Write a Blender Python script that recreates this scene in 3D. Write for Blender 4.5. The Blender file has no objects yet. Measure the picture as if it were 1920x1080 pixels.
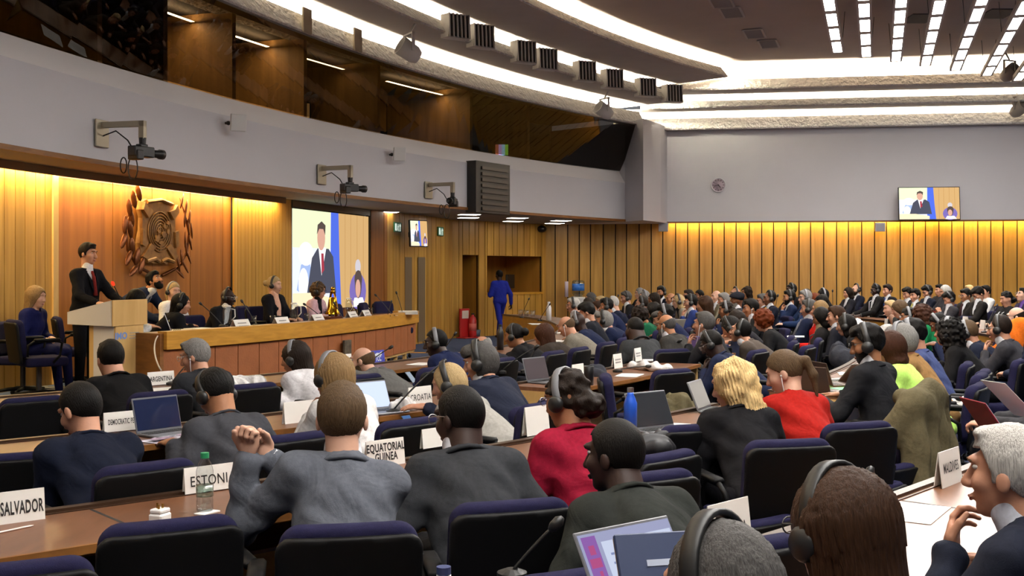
EXPOSURE, WORLD, COVE, LAMP, WASH, LWASH, PANEL, BOOTH, SCREEN, TVS = 0.5, .12, 420., 30., 42., 48., 9., 60., 0.9, 1.0
import bpy, math, random
import numpy as np
from mathutils import Matrix, Vector
random.seed(7); rng = np.random.default_rng(7)
PI = math.pi
SC = bpy.context.scene
COL = SC.collection
F, HZ, CAM = 2100.0, 512.0, 1.65            # focal length in pixels, horizon row, eye height
CX, CY = -14.5, 19.0                        # common centre of dais and seating rows
V3 = lambda *a: np.array(a, dtype=float)

def at(px, py, z):                          # ray through a pixel meets height z
    d = F*(CAM-z)/(py-HZ); return ((px-960)/F*d, d)
def atd(px, py, d):                         # point on that ray at distance d
    return ((px-960)/F*d, d, CAM-(py-HZ)*d/F)
def polar(r, deg): return (CX+r*math.cos(math.radians(deg)), CY+r*math.sin(math.radians(deg)))
def face_to(x, y, tx=CX, ty=CY): return math.atan2(-(tx-x), ty-y)

# ---------------------------------------------------------------- materials
MATS = {}
def lin(c):
    if isinstance(c, str): c = tuple(int(c[i:i+2], 16)/255 for i in (0, 2, 4))
    return tuple((v/12.92 if v <= .04045 else ((v+.055)/1.055)**2.4) for v in c)
def mat(name, col, rough=.6, metal=0., bump=0., bscale=80., var=0., vscale=6., stretch=(1,1,1), coat=0., spec=.5, sheen=0., folds=0., bdist=.02):
    if name in MATS: return MATS[name]
    m = bpy.data.materials.new(name); m.use_nodes = True
    nt = m.node_tree; N = nt.nodes; L = nt.links
    b = N['Principled BSDF']; c = lin(col)
    b.inputs['Base Color'].default_value = (*c, 1); b.inputs['Roughness'].default_value = rough
    b.inputs['Metallic'].default_value = metal; b.inputs['Specular IOR Level'].default_value = spec
    b.inputs['Coat Weight'].default_value = coat; b.inputs['Sheen Weight'].default_value = sheen
    if bump or var:
        tc = N.new('ShaderNodeTexCoord'); mp = N.new('ShaderNodeMapping'); mp.inputs['Scale'].default_value = stretch
        L.new(tc.outputs['Object'], mp.inputs['Vector'])
        if var:
            n = N.new('ShaderNodeTexNoise'); n.inputs['Scale'].default_value = vscale; n.inputs['Detail'].default_value = 5
            L.new(mp.outputs[0], n.inputs['Vector'])
            r = N.new('ShaderNodeValToRGB'); e = r.color_ramp.elements
            e[0].position = .3; e[1].position = .7
            e[0].color = (*[max(0, v*(1-var)) for v in c], 1); e[1].color = (*[min(1, v*(1+var)) for v in c], 1)
            L.new(n.outputs['Fac'], r.inputs[0]); L.new(r.outputs[0], b.inputs['Base Color'])
        if bump:
            n2 = N.new('ShaderNodeTexNoise'); n2.inputs['Scale'].default_value = bscale; n2.inputs['Detail'].default_value = 3
            L.new(mp.outputs[0], n2.inputs['Vector'])
            bp = N.new('ShaderNodeBump'); bp.inputs['Strength'].default_value = bump; bp.inputs['Distance'].default_value = bdist
            L.new(n2.outputs['Fac'], bp.inputs['Height']); L.new(bp.outputs[0], b.inputs['Normal'])
            if folds:
                n3 = N.new('ShaderNodeTexNoise'); n3.inputs['Scale'].default_value = 5.5; n3.inputs['Detail'].default_value = 2.5; n3.inputs['Distortion'].default_value = 1.6
                L.new(tc.outputs['Object'], n3.inputs['Vector']); b3 = N.new('ShaderNodeBump'); b3.inputs['Strength'].default_value = folds; b3.inputs['Distance'].default_value = .05
                L.new(n3.outputs['Fac'], b3.inputs['Height']); L.new(b3.outputs[0], bp.inputs['Normal'])
    MATS[name] = m; return m
def emit(name, col, s):
    if name in MATS: return MATS[name]
    m = bpy.data.materials.new(name); m.use_nodes = True; nt = m.node_tree
    nt.nodes.remove(nt.nodes['Principled BSDF'])
    e = nt.nodes.new('ShaderNodeEmission'); e.inputs[0].default_value = (*lin(col), 1); e.inputs[1].default_value = s
    nt.links.new(e.outputs[0], nt.nodes['Material Output'].inputs[0]); MATS[name] = m; return m
def wood(name, c0, c1, grain=(30, 30, 1.2), rough=.45, coat=.0, attr=False):
    if name in MATS: return MATS[name]
    m = bpy.data.materials.new(name); m.use_nodes = True; nt = m.node_tree; N = nt.nodes; L = nt.links
    b = N['Principled BSDF']; b.inputs['Roughness'].default_value = rough; b.inputs['Coat Weight'].default_value = coat
    b.inputs['Coat Roughness'].default_value = .2
    tc = N.new('ShaderNodeTexCoord'); mp = N.new('ShaderNodeMapping'); mp.inputs['Scale'].default_value = grain
    L.new(tc.outputs['Object'], mp.inputs['Vector'])
    n = N.new('ShaderNodeTexNoise'); n.inputs['Scale'].default_value = 1.; n.inputs['Detail'].default_value = 7; n.inputs['Distortion'].default_value = .6
    L.new(mp.outputs[0], n.inputs['Vector'])
    r = N.new('ShaderNodeValToRGB'); e = r.color_ramp.elements; e[0].position = .28; e[1].position = .72
    e[0].color = (*lin(c0), 1); e[1].color = (*lin(c1), 1); L.new(n.outputs['Fac'], r.inputs[0])
    out = r.outputs[0]
    if attr:
        a = N.new('ShaderNodeAttribute'); a.attribute_name = 'tone'
        mx = N.new('ShaderNodeMix'); mx.data_type = 'RGBA'; mx.blend_type = 'MULTIPLY'; mx.inputs[0].default_value = 1
        L.new(out, mx.inputs[6]); L.new(a.outputs['Color'], mx.inputs[7]); out = mx.outputs[2]
    L.new(out, b.inputs['Base Color']); MATS[name] = m; return m
def glass(name, col=(1,1,1), rough=.0, thin=.75, gl=.25):
    if name in MATS: return MATS[name]
    m = bpy.data.materials.new(name); m.use_nodes = True; nt = m.node_tree; N = nt.nodes; L = nt.links
    N.remove(N['Principled BSDF'])
    t = N.new('ShaderNodeBsdfTransparent'); t.inputs[0].default_value = (*col, 1)
    g = N.new('ShaderNodeBsdfGlossy'); g.inputs['Roughness'].default_value = rough
    lw = N.new('ShaderNodeLayerWeight'); pw = N.new('ShaderNodeMath'); pw.operation = 'POWER'; pw.inputs[1].default_value = 5
    L.new(lw.outputs['Facing'], pw.inputs[0])
    mt = N.new('ShaderNodeMath'); mt.operation = 'MULTIPLY_ADD'; mt.inputs[1].default_value = .9; mt.inputs[2].default_value = .04+gl
    mt.use_clamp = True
    mx = N.new('ShaderNodeMixShader'); L.new(pw.outputs[0], mt.inputs[0]); L.new(mt.outputs[0], mx.inputs[0])
    L.new(t.outputs[0], mx.inputs[1]); L.new(g.outputs[0], mx.inputs[2])
    L.new(mx.outputs[0], N['Material Output'].inputs[0]); MATS[name] = m; return m

# ---------------------------------------------------------------- object helpers
def link(o, parent=None):
    COL.objects.link(o)
    if parent is not None: o.parent = parent
    return o
def tag(o, label=None, cat=None, group=None, kind=None):
    if label: o['label'] = label
    if cat: o['category'] = cat
    if group: o['group'] = group
    if kind: o['kind'] = kind
    return o
def empty(name, loc=(0,0,0), rz=0, label=None, cat=None, group=None):
    o = bpy.data.objects.new(name, None); o.empty_display_size = .1; link(o)
    o.location = loc; o.rotation_euler = (0, 0, rz); return tag(o, label, cat, group)
class MB:
    """collects polygons; build() links them as one mesh object"""
    def __init__(s): s.v = []; s.f = []; s.m = []; s.t = []
    def add(s, vs, fs, mi=0, tone=None):
        o = len(s.v); s.v += [tuple(map(float, v)) for v in vs]; s.f += [tuple(i+o for i in f) for f in fs]; s.m += [mi]*len(fs)
        s.t += [tone if tone else (1, 1, 1)]*len(vs); return s
    def box(s, x0, x1, y0, y1, z0, z1, mi=0, M=None, tone=None, bev=0):
        if bev:
            return s.rbox(x0, x1, y0, y1, z0, z1, bev, mi, M)
        vs = [(x, y, z) for z in (z0, z1) for y in (y0, y1) for x in (x0, x1)]
        if M is not None: vs = [tuple(M @ Vector(v)) for v in vs]
        return s.add(vs, [(0,2,3,1),(4,5,7,6),(0,1,5,4),(2,6,7,3),(0,4,6,2),(1,3,7,5)], mi, tone)
    def rbox(s, x0, x1, y0, y1, z0, z1, b, mi=0, M=None):
        """box with chamfered edges"""
        b = min(b, (x1-x0)/2.01, (y1-y0)/2.01, (z1-z0)/2.01); vs = []; idx = {}
        X = (x0, x1); Y = (y0, y1); Z = (z0, z1)
        for i in (0,1):
            for j in (0,1):
                for k in (0,1):
                    sx, sy, sz = (1-2*i)*b, (1-2*j)*b, (1-2*k)*b
                    for ax, p in enumerate(((X[i], Y[j]+sy, Z[k]+sz), (X[i]+sx, Y[j], Z[k]+sz), (X[i]+sx, Y[j]+sy, Z[k]))):
                        idx[i,j,k,ax] = len(vs); vs.append(p)
        fs = []
        for q in (0,1):
            fs += [[idx[q,0,0,0], idx[q,1,0,0], idx[q,1,1,0], idx[q,0,1,0]], [idx[0,q,0,1], idx[1,q,0,1], idx[1,q,1,1], idx[0,q,1,1]], [idx[0,0,q,2], idx[1,0,q,2], idx[1,1,q,2], idx[0,1,q,2]]]
        for a in (0,1):
            for c in (0,1):
                fs += [[idx[0,a,c,1], idx[1,a,c,1], idx[1,a,c,2], idx[0,a,c,2]], [idx[a,0,c,0], idx[a,1,c,0], idx[a,1,c,2], idx[a,0,c,2]], [idx[a,c,0,0], idx[a,c,1,0], idx[a,c,1,1], idx[a,c,0,1]]]
        for i in (0,1):
            for j in (0,1):
                for k in (0,1): fs.append([idx[i,j,k,0], idx[i,j,k,1], idx[i,j,k,2]])
        if M is not None: vs = [tuple(M @ Vector(v)) for v in vs]
        return s.add(vs, fs, mi)
    def tube(s, pts, r, n=8, mi=0, caps=True, closed=False):
        pts = [np.array(p, float) for p in pts]; k = len(pts); rs = r if hasattr(r, '__len__') else [r]*k
        vs = []; fs = []; up = None
        for i, p in enumerate(pts):
            t = (pts[(i+1) % k] if (closed or i < k-1) else p) - (pts[i-1] if (closed or i > 0) else p)
            t = t/(np.linalg.norm(t)+1e-12)
            if up is None: up = np.array((0,0,1.)) if abs(t[2]) < .9 else np.array((1.,0,0))
            a = np.cross(t, up); a /= np.linalg.norm(a)+1e-12; up = np.cross(a, t)
            for j in range(n):
                th = 2*PI*j/n; vs.append(p+rs[i]*(math.cos(th)*a+math.sin(th)*up))
        for i in range(k if closed else k-1):
            for j in range(n):
                i2 = (i+1) % k; fs.append((i*n+j, i*n+(j+1) % n, i2*n+(j+1) % n, i2*n+j))
        if caps and not closed: fs += [tuple(range(n))[::-1], tuple((k-1)*n+j for j in range(n))]
        return s.add(vs, fs, mi)
    def lathe(s, prof, n=20, mi=0, M=None, c=(0,0,0)):
        vs = []; fs = []; k = len(prof)
        for r, z in prof:
            for j in range(n): vs.append((c[0]+r*math.cos(2*PI*j/n), c[1]+r*math.sin(2*PI*j/n), c[2]+z))
        for i in range(k-1):
            for j in range(n): fs.append((i*n+j, i*n+(j+1) % n, (i+1)*n+(j+1) % n, (i+1)*n+j))
        if prof[0][0] > 1e-5: fs.append(tuple(range(n))[::-1])
        if prof[-1][0] > 1e-5: fs.append(tuple((k-1)*n+j for j in range(n)))
        if M is not None: vs = [tuple(M @ Vector(v)) for v in vs]
        return s.add(vs, fs, mi)
    def prism(s, poly, y0, y1, mi=0, M=None):
        """polygon in xz extruded along y"""
        n = len(poly); vs = [(x, y0, z) for x, z in poly]+[(x, y1, z) for x, z in poly]
        fs = [tuple(range(n)), tuple(range(2*n-1, n-1, -1))]+[(i, i+n, (i+1) % n+n, (i+1) % n) for i in range(n)]
        if M is not None: vs = [tuple(M @ Vector(v)) for v in vs]
        return s.add(vs, fs, mi)
    def ball(s, c, r, n=12, mi=0, M=None):
        r = r if hasattr(r, '__len__') else (r, r, r); vs = []; fs = []; h = n//2
        for i in range(h+1):
            for j in range(n):
                a = PI*i/h; vs.append((c[0]+r[0]*math.sin(a)*math.cos(2*PI*j/n), c[1]+r[1]*math.sin(a)*math.sin(2*PI*j/n), c[2]+r[2]*math.cos(a)))
        for i in range(h):
            for j in range(n): fs.append((i*n+j, (i+1)*n+j, (i+1)*n+(j+1) % n, i*n+(j+1) % n))
        if M is not None: vs = [tuple(M @ Vector(v)) for v in vs]
        return s.add(vs, fs, mi)
    def arc(s, r0, r1, z0, z1, a0, a1, step=1.0, mi=0, c=(CX, CY)):
        """closed curved bar between two radii, two heights and two angles in degrees"""
        n = max(1, int(abs(a1-a0)/step)); vs = []; fs = []
        for i in range(n+1):
            a = math.radians(a0+(a1-a0)*i/n); ca, sa = math.cos(a), math.sin(a)
            for r, z in ((r0, z0), (r1, z0), (r1, z1), (r0, z1)): vs.append((c[0]+r*ca, c[1]+r*sa, z))
        for i in range(n):
            for j in range(4): fs.append((i*4+j, i*4+(j+1) % 4, i*4+4+(j+1) % 4, i*4+4+j))
        fs += [(3,2,1,0), (n*4, n*4+1, n*4+2, n*4+3)]
        return s.add(vs, fs, mi)
    def mesh(s, name, mats, smooth=False, tone=False):
        me = bpy.data.meshes.new(name); me.from_pydata(s.v, [], s.f)
        for m in (mats if isinstance(mats, (list, tuple)) else [mats]): me.materials.append(m)
        me.polygons.foreach_set('material_index', s.m)
        if tone:
            a = me.color_attributes.new('tone', 'FLOAT_COLOR', 'POINT'); a.data.foreach_set('color', np.array([(*t, 1) for t in s.t], np.float32).ravel())
        me.update()
        import bmesh
        bm = bmesh.new(); bm.from_mesh(me); bmesh.ops.recalc_face_normals(bm, faces=bm.faces); bm.to_mesh(me); bm.free()
        if smooth: me.shade_smooth()
        return me
    def build(s, name, mats, parent=None, smooth=False, tone=False):
        me = s.mesh(name, mats, smooth, tone)
        if smooth == 'auto':
            me.set_sharp_from_angle(angle=math.radians(35))
        return link(bpy.data.objects.new(name, me), parent)
def inst(me, name, parent=None, M=None, material=None):
    o = bpy.data.objects.new(name, me); link(o, parent)
    if M is not None: o.matrix_local = M
    if material is not None and me.materials:
        o.material_slots[0].link = 'OBJECT'; o.material_slots[0].material = material
    return o
def copy_tree(o, parent=None):
    c = o.copy(); COL.objects.link(c)
    if parent is not None: c.parent = parent
    for ch in list(o.children): copy_tree(ch, c)
    return c
def text(body, size, parent, m, loc=(0,0,0), rot=(PI/2,0,0), name='lettering', align='CENTER', sx=1., bold=0., lsp=1.):
    cu = bpy.data.curves.new(name, 'FONT'); cu.body = body; cu.size = size; cu.align_x = align; cu.align_y = 'CENTER'
    cu.extrude = .0; cu.offset = bold; cu.space_line = lsp; cu.space_character = 1.06; cu.resolution_u = 3; cu.materials.append(m)
    tmp = bpy.data.objects.new(name, cu); me = bpy.data.meshes.new_from_object(tmp); bpy.data.objects.remove(tmp); bpy.data.curves.remove(cu); me.name = name
    o = bpy.data.objects.new(name, me); link(o, parent); o.location = loc; o.rotation_euler = rot; o.scale = (sx, 1, 1); return o
# ---------------------------------------------------------------- signed distance shapes -> meshes (surface nets)
class Field:
    def __init__(s, xs, ys, zs):
        s.xs, s.ys, s.zs = (np.asarray(a, np.float32) for a in (xs, ys, zs)); s.F = np.full((len(xs), len(ys), len(zs)), .3, np.float32)
    def blk(s, lo, hi, m):
        sl = []
        for a, l, h in ((s.xs, lo[0], hi[0]), (s.ys, lo[1], hi[1]), (s.zs, lo[2], hi[2])):
            i0 = max(0, int(np.searchsorted(a, l-m))-1); i1 = min(len(a), int(np.searchsorted(a, h+m))+1); sl.append(slice(i0, max(i1, i0+1)))
        return tuple(sl), s.xs[sl[0]][:, None, None], s.ys[sl[1]][None, :, None], s.zs[sl[2]][None, None, :]
    def put(s, sl, d, k, sub=False):
        a = s.F[sl]
        if sub: a = -a
        if k > 0:
            h = np.maximum(k-np.abs(a-d), 0)/k; r = np.minimum(a, d)-h*h*k*.25
        else: r = np.minimum(a, d)
        s.F[sl] = -r if sub else r
    def cone(s, a, b, ra, rb, k=.03, sub=False, flat=None):
        a = np.asarray(a, float); b = np.asarray(b, float); R = max(ra, rb)*(max(flat) if flat else 1)
        sl, X, Y, Z = s.blk(np.minimum(a, b)-R, np.maximum(a, b)+R, max(k, .05)+.02)
        ba = b-a; q = float(ba@ba)+1e-9
        t = np.clip(((X-a[0])*ba[0]+(Y-a[1])*ba[1]+(Z-a[2])*ba[2])/q, 0, 1)
        fx, fy, fz = flat or (1, 1, 1)
        d = np.sqrt(((X-a[0]-t*ba[0])/fx)**2+((Y-a[1]-t*ba[1])/fy)**2+((Z-a[2]-t*ba[2])/fz)**2)-(ra+t*(rb-ra))
        s.put(sl, (d*min(fx, fy, fz)).astype(np.float32), k, sub); return s
    def ell(s, c, r, M=None, k=.03, sub=False):
        R = max(r); c = np.asarray(c, float); sl, X, Y, Z = s.blk(c-R, c+R, max(k, .05)+.02)
        x, y, z = X-c[0], Y-c[1], Z-c[2]
        if M is not None:
            x, y, z = (M[0][i]*x+M[1][i]*y+M[2][i]*z for i in range(3))   # M columns = axes
        k0 = np.sqrt((x/r[0])**2+(y/r[1])**2+(z/r[2])**2); k1 = np.sqrt((x/r[0]**2)**2+(y/r[1]**2)**2+(z/r[2]**2)**2)+1e-6
        s.put(sl, (k0*(k0-1)/k1).astype(np.float32), k, sub); return s
    def cut(s, fn):                                   # keep where fn(X,Y,Z) < 0
        d = fn(s.xs[:, None, None], s.ys[None, :, None], s.zs[None, None, :]); s.F = np.maximum(s.F, d.astype(np.float32)); return s
    def warp(s, fn): s.F = (s.F+fn(s.xs[:, None, None], s.ys[None, :, None], s.zs[None, None, :])).astype(np.float32); return s
    def mesh(s, name):
        Fv = s.F; S = Fv < 0; nx, ny, nz = Fv.shape
        for ax in range(3):                           # close at the border
            i = [slice(None)]*3; i[ax] = 0; Fv[tuple(i)] = np.maximum(Fv[tuple(i)], .005); i[ax] = -1; Fv[tuple(i)] = np.maximum(Fv[tuple(i)], .005)
        S = Fv < 0
        cnt = np.zeros((nx-1, ny-1, nz-1), np.int8)
        for dx in (0,1):
            for dy in (0,1):
                for dz in (0,1): cnt += S[dx:nx-1+dx, dy:ny-1+dy, dz:nz-1+dz]
        I, J, K = np.nonzero((cnt > 0) & (cnt < 8)); n = len(I)
        idx = np.full((nx-1, ny-1, nz-1), -1, np.int32); idx[I, J, K] = np.arange(n)
        P = np.zeros((n, 3)); W = np.zeros(n); co = [(a, b, c) for a in (0,1) for b in (0,1) for c in (0,1)]
        for a in co:
            for ax in range(3):
                if a[ax]: continue
                b = list(a); b[ax] = 1
                va = Fv[I+a[0], J+a[1], K+a[2]]; vb = Fv[I+b[0], J+b[1], K+b[2]]; m = (va < 0) != (vb < 0)
                t = np.where(m, va/(va-vb+1e-12), 0)
                pa = np.stack((s.xs[I+a[0]], s.ys[J+a[1]], s.zs[K+a[2]]), 1); pb = np.stack((s.xs[I+b[0]], s.ys[J+b[1]], s.zs[K+b[2]]), 1)
                P += np.where(m[:, None], pa+(pb-pa)*t[:, None], 0); W += m
        P /= np.maximum(W, 1)[:, None]
        Q = []
        for ax in range(3):
            o = [(0,0,0), (0,0,0), (0,0,0), (0,0,0)]; u, v = (ax+1) % 3, (ax+2) % 3
            A = [slice(1, -1)]*3; B = [slice(1, -1)]*3; A[ax] = slice(0, -1); B[ax] = slice(1, None)
            s0 = S[tuple(A)]; s1 = S[tuple(B)]; E = np.array(np.nonzero(s0 != s1))
            if not E.shape[1]: continue
            flip = s0[tuple(E)]
            base = E.copy(); base[u] += 1; base[v] += 1
            q = []
            for du, dv in ((-1,-1), (0,-1), (0,0), (-1,0)):
                p = base.copy(); p[u] += du; p[v] += dv; q.append(idx[tuple(p)])
            q = np.stack(q, 1); q[~flip] = q[~flip][:, ::-1]; Q.append(q)
        Q = np.concatenate(Q) if Q else np.zeros((0, 4), int)
        me = bpy.data.meshes.new(name); me.vertices.add(n); me.vertices.foreach_set('co', P.astype(np.float32).ravel())
        m = len(Q); me.loops.add(m*4); me.loops.foreach_set('vertex_index', Q.astype(np.int32).ravel())
        me.polygons.add(m); me.polygons.foreach_set('loop_start', np.arange(0, m*4, 4, dtype=np.int32)); 
        me.update(calc_edges=True); me.validate(); me.shade_smooth(); me.materials.append(None)
        return me
def axis(lo, hi, h, fine=()):
    """grid coordinates from lo to hi with step h, finer inside the (a, b, step) spans"""
    out = [lo]
    while out[-1] < hi:
        st = h
        for a, b, f in fine:
            if a-1e-6 <= out[-1]+f and out[-1] <= b: st = min(st, f)
            elif out[-1] < a < out[-1]+h: st = min(st, max(f, a-out[-1]))
        out.append(out[-1]+st)
    return np.array(out)

# ---------------------------------------------------------------- heads, hair, hands (shared meshes in the head's own frame)
CR = (.077, .097, .1)                                  # cranium radii; face looks along +y
CACHE = {}
def head_prims(f, T, fem, k=.02, fat=0.):
    """T maps head frame to person frame"""
    R = [[T[i][j] for j in range(3)] for i in range(3)]; p = lambda *a: np.array(T @ Vector(a))
    f.ell(p(0, -.005, .0), CR, R, .02)
    f.ell(p(0, .035, -.058), (.058+fat, .06, .074), R, .03)
    f.ell(p(0, .058, -.108), (.03+fat, .03, .022), R, .025)
    f.cone(p(0, .088, .002), p(0, .112, -.043), .009, .014, .014)
    f.cone(p(-.012, .1, -.047), p(.012, .1, -.047), .01, .01, .01)
    f.cone(p(-.035, .082, .022), p(.035, .082, .022), .012, .012, .02)
    for s in (-1, 1):
        f.ell(p(s*.032, .097, .002), (.017, .012, .012), R, .012, True)
        f.ell(p(s*.043, .062, -.035), (.022, .022, .022), R, .03)
        f.ell(p(s*.079, -.008, -.025), (.011, .021, .033), R, .008)
    f.cone(p(-.016, .093, -.078), p(.016, .093, -.078), .008, .008, .012)
def hair_mesh(style, h):
    key = ('hair', style, h)
    if key in CACHE: return CACHE[key]
    zlo = {'long': -.36, 'longwave': -.38, 'pony': -.25, 'bob': -.22, 'hijab': -.34, 'longcurl': -.33, 'straight': -.48}.get(style, -.17)
    f = Field(np.arange(-.17, .171, h), np.arange(-.22, .16, h), np.arange(zlo, .2, h))
    def cap(t, front=.05, slope=.88, nape=-.1):
        f.ell((0, -.009, .003+t*.75), (CR[0]+t*.55, CR[1]+t*.55, CR[2]+t*.45), None, 0)
        if slope == .88: f.cut(lambda X, Y, Z: np.minimum(front+.25*X*X*9-Z, np.maximum(np.maximum(Y-.022-.55*np.maximum(0, Z+.0), -.03+np.minimum(0, Y+.012)*1.0-Z), nape-Z)))
        else: f.cut(lambda X, Y, Z: np.maximum((front-.0706*slope/.88+slope*Y*1.)-Z-.0, nape-Z)*.75+0*X)
    wav = lambda a, n: f.warp(lambda X, Y, Z: a*(np.sin(n*np.arctan2(X, -Y-.02)+9*Z)+.6*np.sin(2.3*n*np.arctan2(X, .02-Y)+30*X+12*Z)))
    lump = lambda a, n: f.warp(lambda X, Y, Z: a*(np.sin(n*X+1)*np.sin(n*Y*1.1)+np.sin(n*1.3*Z+2)*np.sin(n*.9*X)+.5*np.sin(n*2.1*Y)*np.sin(n*1.7*Z)))
    if style == 'short': cap(.013); f.ell((0, .055, .09), (.05, .03, .016), None, .02); wav(.0012, 40)
    elif style == 'crop': cap(.006, .056)
    elif style == 'thick': cap(.019, .052); f.ell((0, .05, .09), (.06, .04, .024), None, .03); lump(.003, 70)
    elif style == 'fringe': cap(.02, .03, .7); f.ell((0, .072, .05), (.066, .03, .04), None, .02); wav(.0012, 40)
    elif style == 'shaggy':
        f.ell((0, -.012, -.01), (.1, .115, .125), None, 0); f.cut(lambda X, Y, Z: np.minimum(Y-.03+.0*X, .045-Z)); f.cut(lambda X, Y, Z: -.115-Z+0*X+0*Y); f.ell((0, .06, .07), (.07, .045, .04), None, .03); wav(.0018, 38)
    elif style == 'rim':
        cap(.0035); f.cut(lambda X, Y, Z: Z-.012+.35*Y+0*X)
    elif style == 'recede':
        cap(.014, .05); f.ell((0, .095, .075), (.07, .075, .06), None, .02, True)
    elif style == 'bob':
        f.ell((0, -.013, -.012), (.098, .112, .128), None, 0); f.ell((0, -.03, -.12), (.094, .085, .06), None, .03)
        f.ell((0, .1, -.055), (.068, .115, .115), None, .01, True); f.cut(lambda X, Y, Z: -.17-Z+0*X+0*Y); wav(.0018, 44)
    elif style in ('long', 'straight', 'longwave'):
        f.ell((0, -.012, .002), (.1, .115, .115), None, 0); n = -.3 if style != 'straight' else -.42
        f.cone((0, -.05, 0), (0, -.085, n+.05), .105, .07, .04, False, (1, .75, 1))
        for s in (-1, 1): f.cone((s*.075, -.01, 0), (s*.088, -.02, -.2), .032, .025, .03)
        f.ell((0, .105, -.06), (.064, .115, .12), None, .01, True); wav(.0022 if style != 'longwave' else .004, 40)
        if style == 'longwave': lump(.006, 45)
    elif style in ('curly', 'longcurl'):
        f.ell((0, -.013, .003), (.115, .123, .128), None, 0)
        if style == 'longcurl': f.cone((0, -.05, -.05), (0, -.06, -.24), .13, .115, .05, False, (1.05, .8, 1))
        f.ell((0, .12, -.06), (.066, .115, .115), None, .01, True); f.cut(lambda X, Y, Z: (-.12 if style == 'curly' else -.31)-Z+0*X+0*Y); lump(.009, 75)
    elif style in ('pony', 'bun', 'updo'):
        cap(.014, .06, .95); wav(.0012, 44)
        if style == 'pony': f.cone((0, -.1, .03), (0, -.135, .01), .02, .024, .02); f.cone((0, -.135, .01), (0, -.145, -.08), .026, .024, .02); f.cone((0, -.145, -.08), (0, -.12, -.2), .024, .008, .02)
        elif style == 'bun': f.ell((0, -.13, .0), (.048, .04, .045), None, .015)
        else: f.ell((0, -.085, -.06), (.085, .075, .06), None, .02); lump(.007, 70)
    elif style == 'hijab':
        f.ell((0, -.01, .0), (.1, .117, .118), None, 0); f.cone((0, -.01, -.1), (0, -.02, -.26), .085, .15, .05); f.ell((0, .11, -.035), (.058, .07, .085), None, .015, True)
    elif style == 'turban':
        f.ell((0, -.005, .045), (.105, .122, .085), None, 0); f.cut(lambda X, Y, Z: (.005+.45*Y)-Z+0*X); f.warp(lambda X, Y, Z: .004*np.sin(60*Z+25*np.abs(X)))
    elif style == 'beard':
        f.ell((0, .036, -.06), (.0615, .063, .077), None, 0); f.ell((0, .058, -.112), (.034, .033, .026), None, .03)
        f.cut(lambda X, Y, Z: np.maximum(Z+.058-.3*np.abs(X)*2, .0-Y)); f.ell((0, .1, -.072), (.017, .02, .006), None, .005, True); lump(.001, 120)
    elif style == 'stubble':
        f.ell((0, .0355, -.06), (.0605, .0625, .077), None, 0); f.ell((0, .058, -.108), (.033, .033, .025), None, .03); f.cut(lambda X, Y, Z: np.maximum(Z+.06-.3*np.abs(X)*2, .0-Y))
    me = f.mesh('hair'); CACHE[key] = me; return me
def hand_mesh(pose, side):
    key = ('hand', pose, side)
    if key in CACHE: return CACHE[key]
    h = .0042; f = Field(np.arange(-.075, .0751, h), np.arange(-.04, .22, h), np.arange(-.12, .07, h)); s = side
    f.cone((0, -.03, 0), (0, .02, 0), .024, .026, .01, False, (1.1, 1, .8)); f.ell((0, .05, 0), (.041, .052, .0165), None, .015)
    bend = {'flat': (8, 14, 10), 'curl': (32, 48, 30), 'fist': (78, 88, 55), 'grip': (55, 60, 35), 'point': (20, 30, 20)}[pose]
    for i, (x, L) in enumerate(((.031, .072), (.0105, .08), (-.0105, .075), (-.0295, .058))):
        x *= s; p = V3(x, .09-.006*abs(i-1), .0); a = 0; spread = (.1, .02, -.05, -.13)[i]*s
        for j, (l, r) in enumerate(((L*.45, .0095), (L*.32, .0085), (L*.26, .0075))):
            b = bend[j]*(1+.08*(i-1)); b = bend[j] if pose != 'point' or i else 4
            a += math.radians(b); q = p+l*V3(math.sin(spread)*math.cos(a), math.cos(a), -math.sin(a)); f.cone(p, q, r, r*.92, .004); p = q
    p = V3(s*.03, .025, -.005); t = {'flat': (.55, .8, -.15), 'curl': (.5, .75, -.5), 'fist': (.15, .75, -.65), 'grip': (.35, .6, -.8), 'point': (.5, .75, -.4)}[pose]
    t = V3(s*t[0], t[1], t[2]); t /= np.linalg.norm(t); q = p+.045*t; f.cone(p, q, .0135, .011, .012); t2 = t+V3(-s*.35, .25, -.1); t2 /= np.linalg.norm(t2); f.cone(q, q+.03*t2, .0105, .0085, .005)
    me = f.mesh('hand'); CACHE[key] = me; return me
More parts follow.
